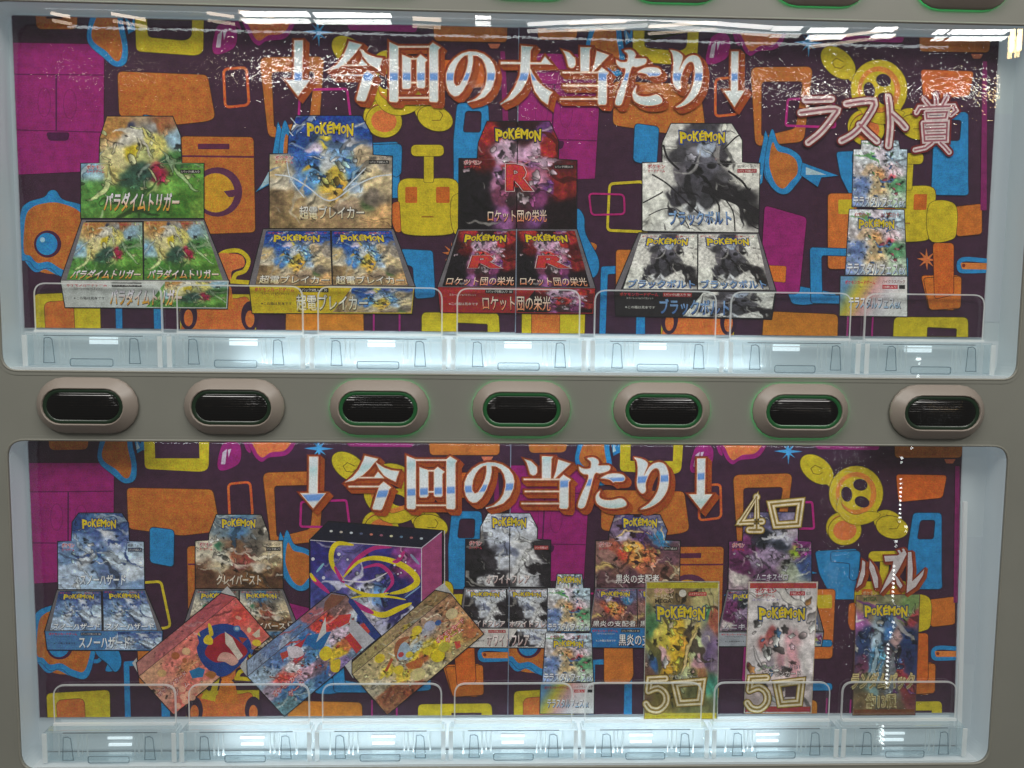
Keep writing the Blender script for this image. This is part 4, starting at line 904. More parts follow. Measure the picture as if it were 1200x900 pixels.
WFL = make_art([(.3,.08,.1,(196,202,214)),(.55,.1,.1,(180,188,206)),(.78,.2,.07,(200,204,214)),(.42,.3,.08,(190,196,210)),(.60,.35,.07,(206,208,214)),(.5,.46,.06,(120,126,150)),(.1,.5,.1,(34,30,36)),(.12,.8,.1,(28,26,30)),(.30,.62,.05,(50,46,52)),(.46,.60,.05,(190,194,206)),(.75,.6,.07,(206,206,210)),(.9,.5,.07,(40,36,42)),(.9,.8,.08,(34,30,36)),(.65,.78,.06,(206,206,210)),(.4,.86,.06,(44,40,46)),(.24,.9,.04,(200,200,206)),(.78,.92,.05,(196,198,206))], 53, .10, 3.5, .4, 26, [(24,22,28),(216,218,224)], .4, 50, nb=14)
FLAME = make_art([(.25,.14,.08,(110,90,120)),(.42,.08,.1,(70,60,110)),(.6,.1,.1,(120,110,140)),(.78,.14,.06,(90,100,140)),(.78,.32,.04,(50,130,180)),(.55,.28,.06,(86,56,110)),(.35,.30,.05,(180,170,190)),(.30,.42,.06,(170,90,70)),(.42,.46,.05,(226,170,60)),(.38,.56,.05,(210,80,56)),(.50,.62,.06,(216,150,80)),(.66,.58,.06,(200,110,70)),(.55,.74,.05,(190,110,80)),(.12,.60,.08,(130,96,90)),(.10,.72,.04,(206,180,110)),(.25,.8,.07,(120,84,76)),(.85,.6,.08,(104,70,84)),(.8,.8,.1,(120,80,70)),(.1,.92,.1,(90,60,66)),(.5,.92,.1,(100,66,80)),(.95,.78,.04,(180,150,100))], 61, .09, 2.6, .55, 30, [(226,196,130),(60,30,40)], .5, 40, nb=60)
DRAG = make_art([(.3,.1,.08,(110,100,140)),(.5,.12,.08,(90,84,120)),(.8,.1,.07,(140,130,160)),(.45,.32,.07,(30,36,46)),(.62,.30,.08,(176,176,196)),(.72,.25,.05,(196,180,196)),(.62,.42,.05,(40,46,60)),(.36,.25,.025,(140,180,50)),(.78,.5,.03,(150,180,50)),(.15,.45,.1,(110,50,100)),(.15,.65,.1,(90,40,80)),(.3,.62,.06,(150,130,160)),(.12,.82,.06,(206,200,196)),(.5,.6,.07,(150,130,160)),(.9,.45,.07,(120,40,110)),(.92,.7,.07,(60,80,130)),(.5,.85,.1,(90,60,90)),(.75,.8,.08,(160,170,150))], 67, .09, 2.8, .5, 26, [(206,206,214),(30,30,40)], .5, -30, nb=40)
hd = lambda a: a
B1 = box_picture(add_u, 'green display box picture with gold outlined katakana title', (70,130), 3.75, [(94,470),(94,232),(175,232),(178,118),(208,25),(495,25),(530,110),(535,232),(632,232),(632,470)], None,
  [(98,478),(633,478),(740,745),(5,745)], [[(105,490),(362,490),(365,742),(30,742)],[(370,485),(630,485),(716,742),(372,742)]], [(5,746),(742,746),(735,868),(25,862)], GREEN, 'パラダイムトリガー',
  ((204,198,206),(190,140,50),(40,34,40),.25,(195,360,525,440)), (186,188,186), logo_p=False)
B2 = box_picture(add_u, 'blue display box picture with a yellow front label', (290,130), 3.75, [(98,515),(98,190),(178,190),(182,115),(215,22),(500,22),(548,110),(550,195),(635,200),(632,515)], None,
  [(70,520),(640,520),(735,770),(8,765)], [[(82,528),(362,528),(370,765),(36,762)],[(372,528),(632,528),(705,766),(376,765)]], [(8,766),(733,774),(722,890),(22,888)], BLUE, '超電ブレイカー',
  ((206,204,200),(196,186,150),(56,50,52),.0,(228,418,512,474)), (192,166,30), logo_h=(262,52,466,110))
B3 = box_picture(add_u, 'red and black display box picture with a large red letter R', (505,135), 3.75, [(122,500),(125,192),(205,192),(210,120),(248,28),(520,28),(560,115),(558,195),(640,200),(638,500)], None,
  [(120,502),(640,502),(722,760),(30,755)], [[(122,508),(372,508),(374,752),(50,752)],[(380,508),(632,508),(700,756),(380,752)]], [(30,756),(722,762),(712,872),(42,866)], ROCK, 'ロケット団の栄光',
  ((226,196,180),(206,130,90),(40,18,22),.0,(250,416,508,468)), (150,26,28), logo_h=(284,60,484,112), logod=(30,30,60))
B4 = box_picture(add_u, 'black and white ink splash display box picture with a blue title', (720,135), 3.75, [(124,508),(124,210),(212,210),(212,120),(250,38),(515,38),(560,110),(560,210),(638,212),(632,515)], None,
  [(108,518),(634,520),(708,770),(2,768)], [[(118,524),(364,524),(362,765),(40,762)],[(370,524),(626,524),(680,766),(368,765)]], [(2,770),(708,776),(690,896),(8,880)], WH, 'ブラックボルト',
  ((110,140,180),(70,100,150),(26,30,44),-.1,(240,420,512,482)), (38,34,38), logo_h=(288,72,486,122), band=(150,40,44), labcut=.45)
def rblock(B, quad, col, out):
    root, sub, D, f, bb = B; fl = Flat(); put_text(fl, 'R', quad, D-.04, (214,190,190), off=.07); put_text(fl, 'R', quad, D-.05, out, off=.055); put_text(fl, 'R', quad, D-.06, col, off=.035)
    sub(fl, 'letter_emblem')
rblock(B3, cc((505,135),3.75,rectq(338,222,432,325)), (190,40,38), (120,18,22))
for q in ([(190,620),(290,616),(290,668),(176,668)], [(480,620),(580,616),(590,668),(472,668)]): rblock(B3, cc((505,135),3.75,q), (186,38,38), (120,18,22))
# black branches across the white box
def strokes(B, o, s, lst, col, name='ink_stroke'):
    root, sub, D, f, bb = B; fl = Flat()
    for i, (pts, wd) in enumerate(lst): fl.add(ribbon(smooth(cc(o, s, pts), 4, closed=False), wd), D-.008-.0008*i, col)
    fl.each(name, root)
strokes(B4, (720,135), 3.75, [([(385,322),(450,345),(540,380),(634,430)],8),([(126,385),(200,345),(213,335)],1.6),([(165,260),(230,300),(300,365),(380,440)],1.8),([(215,130),(235,190),(285,240)],2.4),([(480,150),(530,100),(556,85)],1.6),([(500,245),(560,290),(590,330),(600,310),(634,290)],2.6),
   ([(430,350),(460,400),(455,470)],2.2),([(470,350),(520,420),(530,510)],1.6),([(150,440),(230,410),(300,450),(330,500)],1.2),([(560,420),(600,480),(632,500)],1.5)], (34,32,36))
strokes(B2, (290,130), 3.75, [([(215,60),(190,30)],1.0),([(300,40),(290,24)],.8),([(120,280),(190,290),(260,330),(360,395),(470,330),(560,290),(634,280)],1.6),([(200,110),(184,90)],1),([(250,380),(190,300),(170,200)],1.2),([(520,250),(470,300),(420,350)],1.4)], (200,206,214), 'light_streak')
# burst of light behind the middle of the blue box
# narrow pack strip pictures
def narrow(add, label, o, s, head, q1, q2, lab, top, D=32.9):
    fl = Flat()
    for p in ([head] if head else [])+[q1, q2, lab]: fl.add([grow(cc(o,s,p), 1.0)], D+.1, (40,40,50))
    root = fl.obj('box_picture'); root['label'] = label; add(root)
    def sub(fl, nm): ob = fl.obj(nm); ob.parent = root
    for p, nm, b in ((head, 'header_card_art', 0), (q1, 'pack_art', 0), (q2, 'pack_art', 1)):
        if not p: continue
        fl = Flat(); quad_art(fl, cc(o,s,p), D, (lambda u, v: TERA(u, .05+v*.2)) if p is head else TERA, step=.8); sub(fl, nm)
    tx = Flat()
    for p in (q1, q2):
        q = cc(o,s,p); title(tx, 'テラスタルフェスex', lerpq(q, .02, .98, .82, .99), D-.03, (206,206,214), (150,170,190), out=(60,40,60), rim=.045, bold=.01)
        put_text(tx, 'ポケモンカードゲーム', lerpq(q, .3, .72, .75, .80), D-.03, (60,60,70))
        if p is q2: logo(tx, lerpq(q, .18, .82, .15, .29), D-.03, dark=(70,90,130)); put_text(tx, 'ポケモンカード', lerpq(q,.1,.36,.04,.12), D-.03, RED, bold=.02); put_text(tx, 'ハイクラスパック', lerpq(q,.58,.9,.04,.12), D-.03, RED, bold=.02)
    if top: logo(tx, cc(o,s,top), D-.03, dark=(70,90,130))
    sub(tx, 'pack_lettering')
    g = Flat(); q = cc(o,s,lab)
    cs = [(96,140,176),(190,176,60),(196,150,150),(196,190,196),(206,204,204),(206,206,206)]
    def gf(u, v):
        t = np.clip((u+.35*(v-.5))*4.6, 0, 4.99); i = t.astype(int); fr = (t-i)[..., None]; A = np.array(cs)/255; return A[i]*(1-fr)+A[np.minimum(i+1, 5)]*fr
    quad_art(g, q, D, gf, step=2); sub(g, 'front_label')
    tx = Flat(); title(tx, 'テラスタルフェスex', lerpq(q, .13, .90, .52, .80), D-.03, (206,206,214), (140,165,190), out=(50,40,60), rim=.05, bold=.01)
    put_text(tx, 'ポケモンカードゲーム', lerpq(q, .07, .52, .10, .20), D-.03, RED, bold=.03); put_text(tx, 'スカーレット&バイオレット', lerpq(q, .12, .48, .23, .29), D-.03, (80,76,80))
    put_text(tx, 'ハイクラスパック', lerpq(q, .63, .97, .08, .17), D-.03, (120,60,60), bold=.02); put_text(tx, 'テラスタル', lerpq(q, .34, .68, .40, .48), D-.03, (90,90,100))
    b = lerpq(q, .63, .86, .21, .31); tx.add([b], D-.02, (170,40,50)); b = lerpq(q, .88, .97, .21, .31); tx.add([b], D-.02, (40,40,44)); put_text(tx, '10枚入り', lerpq(q,.65,.84,.23,.29), D-.03, (226,220,220))
    sub(tx, 'label_lettering')
narrow(add_u, 'narrow white pack strip picture under the last prize heading', (970,160), 4.09, [(163,20),(338,20),(345,62),(160,62)], [(125,62),(380,62),(372,340),(118,335)], [(105,350),(365,352),(378,665),(85,662)], [(62,670),(380,672),(380,862),(58,858)], None)

# ---- lower poster
B5 = box_picture(add_l, 'icy blue display box picture', (50,595), 5.294, [(98,505),(95,212),(180,212),(185,90),(225,35),(490,35),(530,95),(535,210),(626,212),(630,505)], None,
  [(90,512),(635,512),(740,765),(15,765)], [[(100,520),(360,520),(365,760),(45,760)],[(375,515),(632,515),(710,760),(380,760)]], [(15,766),(742,766),(740,885),(30,880)], SNOW, 'スノーハザード',
  ((214,218,224),(190,200,212),(34,48,84),.1,(232,418,514,478)), (70,120,170), logo_h=(245,72,455,128), band=(40,50,80))
B6 = box_picture(add_l, 'earthy brown and white display box picture', (200,595), 5.294, [(155,500),(155,207),(238,207),(240,165),(285,45),(560,45),(605,160),(607,207),(692,207),(695,500)], None,
  [(155,506),(695,506),(800,762),(72,762)], [[(160,515),(420,515),(424,756),(100,756)],[(430,515),(690,515),(770,756),(434,756)]], [(72,763),(800,763),(796,885),(88,880)], CLAY, 'クレイバースト',
  ((206,196,182),(176,164,150),(60,40,34),.1,(286,418,560,476)), (150,130,104), logo_h=(318,70,526,124))
B7 = box_picture(add_l, 'black and white flare display box picture with a pale title', (540,595), 3.6, [(20,333),(22,135),(83,135),(85,80),(115,25),(290,25),(322,85),(320,135),(378,138),(375,335)], None,
  [(16,338),(374,340),(402,508),(-8,506)], [[(22,345),(190,345),(192,505),(2,503)],[(197,345),(362,345),(392,506),(198,505)]], [(-8,510),(402,510),(400,590),(0,588)], WFL, 'ホワイトフレア',
  ((206,196,196),(176,150,150),(70,46,50),.05,(108,284,290,318)), (196,192,190), logo_h=(134,42,276,84), band=(160,50,54), labcut=.4)
B8 = box_picture(add_l, 'dusky red display box picture with a white kanji title', (690,595), 5.294, [(40,495),(45,205),(125,205),(130,150),(165,45),(440,45),(485,140),(470,205),(565,205),(560,495)], None,
  [(40,498),(562,500),(660,745),(2,745)], [[(45,503),(295,503),(300,742),(10,742)],[(302,503),(556,503),(636,742),(306,742)]], [(2,746),(660,746),(656,870),(5,865)], FLAME, '黒炎の支配者',
  ((220,212,210),(210,200,200),(40,28,34),.0,(168,414,436,468)), (40,110,170), logo_h=(216,66,424,122))
B9 = box_picture(add_l, 'purple display box picture partly behind a white pack picture', (840,570), 3.27, [(45,395),(48,212),(100,212),(105,100),(310,100),(310,212),(362,212),(362,395)], None,
  [(40,398),(366,398),(408,556),(5,558)], [[(45,402),(200,402),(202,552),(12,552)],[(206,402),(360,402),(396,552),(208,552)]], [(5,560),(408,560),(400,612),(8,612)], DRAG, 'ムニキスゼロ',
  ((190,186,196),(150,146,160),(30,26,36),.1,(150,335,272,360)), (150,156,166), logo_h=None, band=(60,56,66))
narrow(add_l, 'narrow white pack strip picture left of the dusky red box picture', (540,595), 3.6, [(408,282),(510,282),(516,340),(400,340)], [(368,340),(545,340),(545,520),(365,520)], [(360,530),(550,530),(558,735),(345,735)], [(338,740),(562,740),(560,868),(335,868)], [(408,290),(506,290),(506,322),(408,322)], D=32.7)

# the big purple carton, seen in perspective
def poly_pic(add, label, outline, D, rim=(24,22,30), g=1.1, white=None):
    fl = Flat()
    if white:
        for wq in white: fl.add([wq], D+.14, (176,176,178))
    fl.add([grow(outline, g)], D+.1, rim); root = fl.obj('box_picture'); root['label'] = label; add(root)
    def sub(fl, nm): 
        ob = fl.obj(nm)
        if ob: ob.parent = root
    return root, sub
o8, s8 = (360,605), 5.62; c8 = lambda p: cc(o8, s8, p)
MIRA = make_art([(.1,.1,.1,(40,36,110)),(.35,.12,.08,(100,90,150)),(.6,.1,.1,(44,40,116)),(.85,.15,.1,(140,60,130)),(.1,.4,.1,(60,66,140)),(.3,.3,.07,(110,90,160)),(.5,.3,.08,(60,50,130)),(.8,.4,.1,(30,34,100)),(.5,.42,.06,(190,190,214)),(.45,.5,.06,(180,190,206)),(.6,.45,.06,(96,140,196)),(.2,.6,.08,(50,44,120)),(.5,.62,.07,(206,200,214)),(.75,.65,.08,(50,44,110)),(.1,.8,.08,(196,196,214)),(.45,.8,.08,(200,196,210)),(.6,.85,.08,(180,180,206)),(.85,.85,.08,(40,40,96)),(.3,.9,.08,(150,140,180))], 71, .09, 3, .6, 30, [(206,206,226),(40,30,100)], .5, -35)
root, sub = poly_pic(add_l, 'large purple carton picture with ribbons of yellow and magenta', c8([(18,158),(140,35),(893,97),(890,560),(752,700),(752,905),(18,905)]), 32.55)
fl = Flat(); quad_art(fl, c8([(22,162),(750,212),(750,900),(22,900)]), 32.55, MIRA); sub(fl, 'carton_front')
fl = Flat(); fl.add([c8([(140,38),(890,98),(750,206),(24,156)])], 32.55, (22,24,42))
for i in range(10): fl.add([ellipse(*c8([(158+i*66, 98+i*5.4)])[0], 1.9, 1.3)], 32.52, [(206,206,206),(170,160,150),(190,196,206),(80,90,120),(196,120,100),(150,90,110),(210,204,170),(90,120,150),(150,90,90),(170,180,190)][i])
sub(fl, 'carton_top')
fl = Flat(); fl.add([c8([(755,210),(886,104),(886,460),(755,640)])], 32.55, (150,66,112)); sub(fl, 'carton_side')
fl = Flat(); fl.add(ribbon(c8([(20,157),(752,209),(888,100)]), .9), 32.50, (196,190,206)); fl.add(ribbon(c8([(753,210),(753,640)]), .9), 32.50, (196,190,206)); fl.add(ribbon(c8([(905,95),(905,470)]), 1.0), 32.6, (190,190,196)); sub(fl, 'carton_edges')
fl = Flat(); dd = [32.49]
def sw(pts, w0, w1, col):
    L = smooth(c8(pts), 6, closed=False); n = len(L); a, b = [], []
    for i in range(n):
        p, q = np.array(L[max(0,i-1)]), np.array(L[min(n-1,i+1)]); t = q-p; t = t/max(1e-9,np.linalg.norm(t)); nn = np.array([-t[1], t[0]])
        f_ = math.sin(math.pi*min(1, .06+.94*i/(n-1)))**.6; h = (w0+(w1-w0)*i/n)*f_/2+.15; a.append(tuple(np.array(L[i])+nn*h)); b.append(tuple(np.array(L[i])-nn*h))
    fl.add([a+b[::-1]], dd[0], col); dd[0] -= .003
MG = (176,40,116); YL = (210,190,30)
sw([(240,420),(170,330),(160,240),(200,180),(310,190)], 5, 7, YL); sw([(180,330),(215,400),(245,440)], 4, 4, MG)
sw([(250,380),(330,280),(440,210),(560,205)], 5, 5, MG); sw([(240,400),(340,300),(460,275),(600,310),(700,380),(720,440),(640,490),(540,510)], 4, 10, YL)
sw([(370,340),(470,320),(540,370),(560,440),(500,510)], 4, 4.5, MG); sw([(250,450),(340,500),(440,520),(540,505)], 3, 4, YL)
sw([(290,540),(380,525),(540,530),(650,550)], 2, 3, YL); sw([(300,560),(400,620),(500,650),(600,610),(690,570)], 4, 9, YL); sw([(290,550),(360,600),(440,640)], 4, 8, MG)
sw([(20,380),(60,430),(150,510)], 5, 6, MG); sw([(20,375),(40,410),(60,430)], 4, 3, YL); sw([(640,230),(600,290),(560,300)], 5, 4, MG); sw([(230,420),(400,430),(530,370)], 1.5, 2, (206,200,214)); sw([(110,310),(60,370)], 2, 3, (120,170,190)); sw([(680,250),(740,320)], 3, 3, (130,140,170)); sw([(745,460),(640,540)], 1.5, 1.5, (120,150,190))
for (x, y, r) in ((208,250,2),(108,405,2),(38,282,2),(610,262,1.6),(575,322,1.2),(648,302,1),(710,356,1),(266,285,1.3),(598,380,1),(618,372,1)): fl.add([ellipse(*c8([(x,y)])[0], r, r)], dd[0], (206,206,220)); dd[0] -= .001
fl.each('swirl_ribbon', root)

# three long boxes lying askew
def longbox(label, outline, strip_in, art, whites, ttlq, D, extra=None, tcol=((226,210,206),(226,210,206)), tout=(150,40,44)):
    root, sub = poly_pic(add_l, label, outline, D, white=whites)
    A, B, C_, E_, F_, G_ = [np.array(p, float) for p in outline]   # left-up, top, top-right, right, bottom, left-low
    fl = Flat(); quad_art(fl, [G_, C_, E_, F_], D, art, step=.9); sub(fl, 'box_lid_art')
    fl = Flat(); quad_art(fl, [A, B, C_, G_], D-.01, lambda u, v: art(u, v*.25)*.55+np.array(strip_in)/255*.5, step=.9); fl.add(ribbon([tuple(G_), tuple(C_)], .7), D-.02, (70,50,56)); sub(fl, 'box_side_art')
    tx = Flat(); 
    for t, q in ttlq: put_text(tx, t, q, D-.03, tout, off=.10); put_text(tx, t, q, D-.04, tcol[0], bold=.0)
    q = lerpq([tuple(A), tuple(B), tuple(C_), tuple(G_)], .25, .75, .35, .62); put_text(tx, 'ポケモンカードゲーム プロモカードパック', q, D-.04, (110,84,96))
    sub(tx, 'box_lettering')
    if extra:
        e = Flat(); extra(e, D-.035); e.each('printed_shape', root)
PINK = make_art([(.1,.1,.1,(196,150,120)),(.3,.2,.1,(206,120,110)),(.1,.6,.12,(206,150,130)),(.3,.7,.1,(206,110,100)),(.15,.9,.08,(196,100,90)),(.5,.2,.1,(206,110,100)),(.35,.45,.06,(196,130,90)),(.8,.15,.1,(200,90,90)),(.95,.3,.08,(196,70,60)),(.5,.8,.1,(200,110,100)),(.35,.95,.08,(206,160,130)),(.75,.85,.1,(200,130,120)),(.95,.8,.08,(196,90,80))], 81, .06, 2.2, .22, 24, [(220,180,140)], .0, nb=80, sp=.34, ns=16, asp=2)
BL2 = make_art([(.1,.2,.08,(150,170,190)),(.25,.15,.08,(90,120,170)),(.4,.2,.06,(190,200,214)),(.55,.2,.06,(60,110,170)),(.7,.15,.05,(200,60,50)),(.8,.25,.05,(196,50,46)),(.9,.15,.06,(120,90,90)),(.1,.5,.08,(170,150,170)),(.2,.45,.06,(190,70,60)),(.32,.4,.06,(206,200,206)),(.38,.35,.04,(176,40,50)),(.5,.45,.06,(80,130,180)),(.62,.4,.05,(200,200,210)),(.75,.45,.06,(190,170,190)),(.88,.4,.06,(190,196,206)),(.2,.7,.07,(70,120,170)),(.35,.65,.06,(196,160,180)),(.5,.7,.06,(110,90,110)),(.6,.72,.05,(214,186,50)),(.68,.75,.04,(210,180,50)),(.8,.7,.05,(196,110,70)),(.9,.75,.06,(190,50,50)),(.1,.85,.07,(96,130,140)),(.25,.9,.06,(110,150,180)),(.42,.92,.05,(60,100,150)),(.6,.92,.05,(130,110,160)),(.8,.95,.05,(120,140,170)),(.97,.5,.04,(40,60,130)),(.97,.9,.05,(40,60,130))], 83, .05, 4, .5, 38, [(206,60,56),(226,220,226),(40,100,170)], .0, nb=260, sp=.34, ns=30, asp=2)
TAN = make_art([(.1,.15,.08,(176,160,120)),(.3,.15,.08,(190,170,120)),(.5,.12,.08,(180,150,120)),(.7,.15,.08,(160,130,110)),(.9,.15,.06,(150,110,80)),(.1,.5,.08,(190,176,150)),(.22,.4,.05,(206,184,60)),(.35,.45,.06,(190,170,140)),(.45,.4,.05,(170,190,206)),(.5,.6,.06,(170,100,60)),(.48,.5,.04,(206,184,60)),(.58,.2,.04,(206,180,50)),(.68,.2,.06,(170,176,196)),(.62,.55,.05,(206,186,40)),(.68,.65,.06,(206,186,40)),(.8,.45,.06,(180,150,120)),(.9,.4,.06,(196,150,110)),(.92,.75,.06,(170,110,70)),(.8,.75,.06,(180,160,90)),(.15,.75,.08,(150,90,60)),(.3,.65,.06,(206,180,70)),(.4,.8,.07,(196,180,150)),(.1,.92,.07,(140,90,60)),(.3,.92,.07,(150,80,50)),(.5,.88,.06,(190,180,140)),(.7,.92,.06,(170,150,110))], 87, .06, 3.4, .5, 36, [(226,214,190),(150,70,50)], .0, nb=260, sp=.34, ns=26, asp=2)
def px1(e, D):
    z = lambda p: cc((155,685), 5.625, p)
    k = [0]
    def a(l, c): e.add([z(l)], D-.002*k[0], c); k[0] += 1
    def c5(x, y, rx, ry, rot, c): e.add([ellipse(*z([(x,y)])[0], rx/5.625, ry/5.625, rot)], D-.002*k[0], c); k[0] += 1
    a(smooth([(440,380),(430,330),(480,290),(560,262),(640,262),(720,300),(775,370),(780,440),(700,540),(620,600),(560,600),(480,540),(440,480),(425,420)]), (26,60,130))
    a(smooth([(500,400),(560,340),(620,320),(700,370),(760,440),(700,500),(600,510),(540,510),(480,460)]), (150,26,44))
    a([(610,310),(660,350),(690,410),(730,470),(700,500),(650,430),(615,390)], (200,190,180)); a(smooth([(560,500),(590,450),(650,455),(700,505),(660,535),(610,510)]), (196,150,140))
    a(smooth([(470,360),(500,330),(530,360),(525,395),(480,390)]), (206,184,40)); a(smooth([(500,260),(520,270),(535,330),(510,335)]), (206,184,40))
    a([(375,570),(440,545),(480,560),(465,610),(395,618)], (30,110,160)); a(smooth([(480,590),(520,570),(555,590),(530,620),(500,610)]), (160,100,50))
    c5(285,470,28,25,0,(150,84,50)); c5(345,500,16,16,0,(160,96,60)); c5(355,440,28,24,0,(206,170,130)); c5(195,585,30,25,0,(196,160,110))
    for x, y in ((330,690),(370,720),(335,740),(400,700),(350,770),(300,800),(395,745)): c5(x,y,22,20,0,(214,160,136))
    a([(790,330),(840,290),(842,345),(815,350)], (200,190,170)); c5(770,300,14,18,0,(206,190,150)); c5(700,220,22,12,20,(210,150,130)); c5(820,385,30,22,10,(206,180,50)); c5(690,290,24,20,0,(60,110,170)); c5(690,290,14,12,0,(150,180,200))
    a([(760,355),(700,345),(725,390)], (150,50,40)); a([(440,310),(430,330),(450,345)], (206,184,40)); a([(800,430),(770,420),(785,470)], (50,90,150))
L1 = [(160.3,776.5),(259,695.7),(276,700),(316,746),(203.5,837),(163,792.5)]
def askew(a, b, h):
    """text quad starting at a, running to b, height h px to the lower right side"""
    a, b = np.array(a, float), np.array(b, float); t = (b-a)/np.linalg.norm(b-a); n = np.array([-t[1], t[0]])*h
    return [tuple(a), tuple(b), tuple(b+n), tuple(a+n)]
longbox('pink long box picture lying askew', L1, (120,60,80), PINK, [[(259,694),(266.5,687),(283,707)],[(155,777),(160,771),(164,793)],[(281,781),(289,770),(289.5,793)]],
  [('ポケモンカード', askew((184,812),(216,786),5.5)), ('ゲーム', askew((203,812),(219,798),5.5))], 32.30, px1)
def px2(e, D):
    z = lambda p: cc((285,690), 5.806, p)
    e.add([z([(722,62),(745,70),(932,318),(905,345),(715,90)])], D, (34,54,120)); e.add([z([(545,160),(555,90),(600,35),(700,52),(640,110)])], D-.002, (120,76,60)); e.add([z([(620,240),(650,180),(735,170),(720,230),(650,265)])], D-.004, (190,44,44))
    e.add([z([(690,330),(730,300),(810,400),(770,440)])], D-.006, (176,40,44)); e.add([z([(730,210),(760,215),(895,350),(820,410),(720,290)])], D-.008, (170,170,180))
    e.add([z([(370,330),(480,310),(600,290),(540,410),(480,410)])], D-.010, (30,100,160)); e.add([z([(495,365),(560,190),(565,300)])], D-.012, (190,190,190))
    e.add([z(smooth([(520,430),(560,390),(600,410),(600,460),(560,490),(525,470)]))], D-.014, (210,186,40)); e.add([z(smooth([(600,500),(660,480),(650,560),(600,560)]))], D-.016, (206,180,40))
    e.add([z([(450,290),(395,400),(340,390),(420,340)])], D-.018, (170,36,50)); e.add([z([(250,440),(300,420),(310,460),(270,480),(275,510)])], D-.020, (180,60,50)); e.add([z(smooth([(300,400),(380,395),(410,450),(330,470)]))], D-.022, (200,190,200))
L2 = [(289.8,774.4),(388.3,694.8),(405.6,697.8),(446,745),(333.2,839),(290.2,792.5)]
longbox('blue and white long box picture lying askew, middle of three', L2, (110,120,150), BL2, [[(280,772),(289,765),(290,793)]], [('ポケモンカード', askew((319,812),(351,784),6)), ('ゲーム', askew((337,812),(354,797),6))], 32.15, px2, tout=(190,40,44))
L3 = [(413,776),(510,692.2),(527.7,696),(566.4,743),(453.9,837.3),(413,790.2)]
def px3(e, D):
    z = lambda p: cc((405,680), 5.625, p)
    e.add([z(smooth([(320,470),(340,400),(400,370),(420,380),(360,430),(350,520),(340,530)]))], D, (150,90,60)); e.add([z(smooth([(400,550),(500,520),(500,570),(450,585),(410,575)]))], D-.002, (176,100,50)); e.add([z(smooth([(360,430),(400,410),(430,470),(390,520),(340,510)]))], D-.004, (150,170,190))
    for i, (x, y, r, c) in enumerate(((225,515,36,(206,184,50)),(350,590,34,(206,184,50)),(470,330,36,(206,184,50)),(545,465,32,(208,186,44)),(610,500,48,(206,186,30)),(420,490,26,(206,184,60)),(365,490,20,(170,50,50)),(700,220,42,(196,180,140)),(480,620,50,(196,184,130)),(555,300,40,(160,164,190)),(610,280,22,(50,90,150)),(650,440,40,(176,170,60)),(830,350,36,(180,110,70)))): e.add([smooth(ellipse(*z([(x,y)])[0], r/5.625, r*.8/5.625, -30, 9), 2)], D-.006-.002*i, c)
    e.add([z([(715,405),(755,400),(760,440),(730,455)])], D-.04, (196,80,60)); e.add([z([(250,790),(300,700),(310,715),(262,800)])], D-.042, (120,60,40)); e.add([z([(255,600),(300,510),(315,520),(275,600)])], D-.044, (170,80,50))
longbox('tan long box picture lying askew, rightmost of three', L3, (110,100,60), TAN, [[(510,690.5),(520,683.5),(535,702)],[(404,780),(412,773),(414,795)]], [('ポケモンカード', askew((510,750),(541,724),5.5)), ('ゲーム', askew((521,749),(540,734),5.5))], 32.0, px3, tout=(190,44,44))

# single pack pictures
def pack_pic(label, o, s, q, art, D, rimc, top, bot, extra):
    z = lambda p: cc(o, s, p); fl = Flat(); fl.add([grow(z(q), .9)], D+.1, rimc); fl.add([grow(z(q), .1)], D+.05, (60,50,40))
    root = fl.obj('pack_picture'); root['label'] = label; add_l(root)
    def sub(fl, nm): ob = fl.obj(nm); ob.parent = root
    fl = Flat(); quad_art(fl, z(q), D, art, step=.8); sub(fl, 'pack_art')
    fl = Flat()
    if top: fl.add([lerpq(z(q), .01, .99, .004, .045)], D-.02, top)
    if bot: fl.add([lerpq(z(q), .01, .99, .955, .996)], D-.02, bot)
    sub(fl, 'crimped_edge') if fl.v else None
    tx = Flat(); sh = Flat(); extra(tx, sh, z, z(q), D); 
    if sh.v: sh.each('printed_shape', root)
    sub(tx, 'pack_lettering')
MEGA = make_art([(.2,.08,.1,(150,130,90)),(.5,.12,.08,(120,100,70)),(.8,.1,.08,(170,160,110)),(.1,.3,.06,(70,120,80)),(.2,.42,.07,(200,186,90)),(.3,.45,.06,(196,180,70)),(.45,.40,.07,(216,180,60)),(.60,.32,.05,(206,196,130)),(.58,.45,.05,(210,160,60)),(.45,.55,.07,(214,176,50)),(.35,.65,.06,(206,160,50)),(.7,.5,.06,(190,200,150)),(.8,.45,.06,(130,120,140)),(.88,.52,.05,(110,90,130)),(.75,.6,.06,(196,150,160)),(.25,.55,.05,(190,150,160)),(.15,.6,.05,(50,90,140)),(.1,.7,.06,(110,80,70)),(.5,.7,.07,(190,196,150)),(.8,.7,.06,(170,120,80)),(.9,.75,.05,(70,150,130)),(.3,.85,.1,(120,106,50)),(.7,.85,.1,(100,100,60)),(.9,.3,.05,(160,90,70)),(.82,.24,.04,(60,130,90))], 91, .09, 2.8, .5, 24, [(220,206,170),(70,60,50)], .6, 70, nb=80, sp=.24, ns=26, asp=0.62)
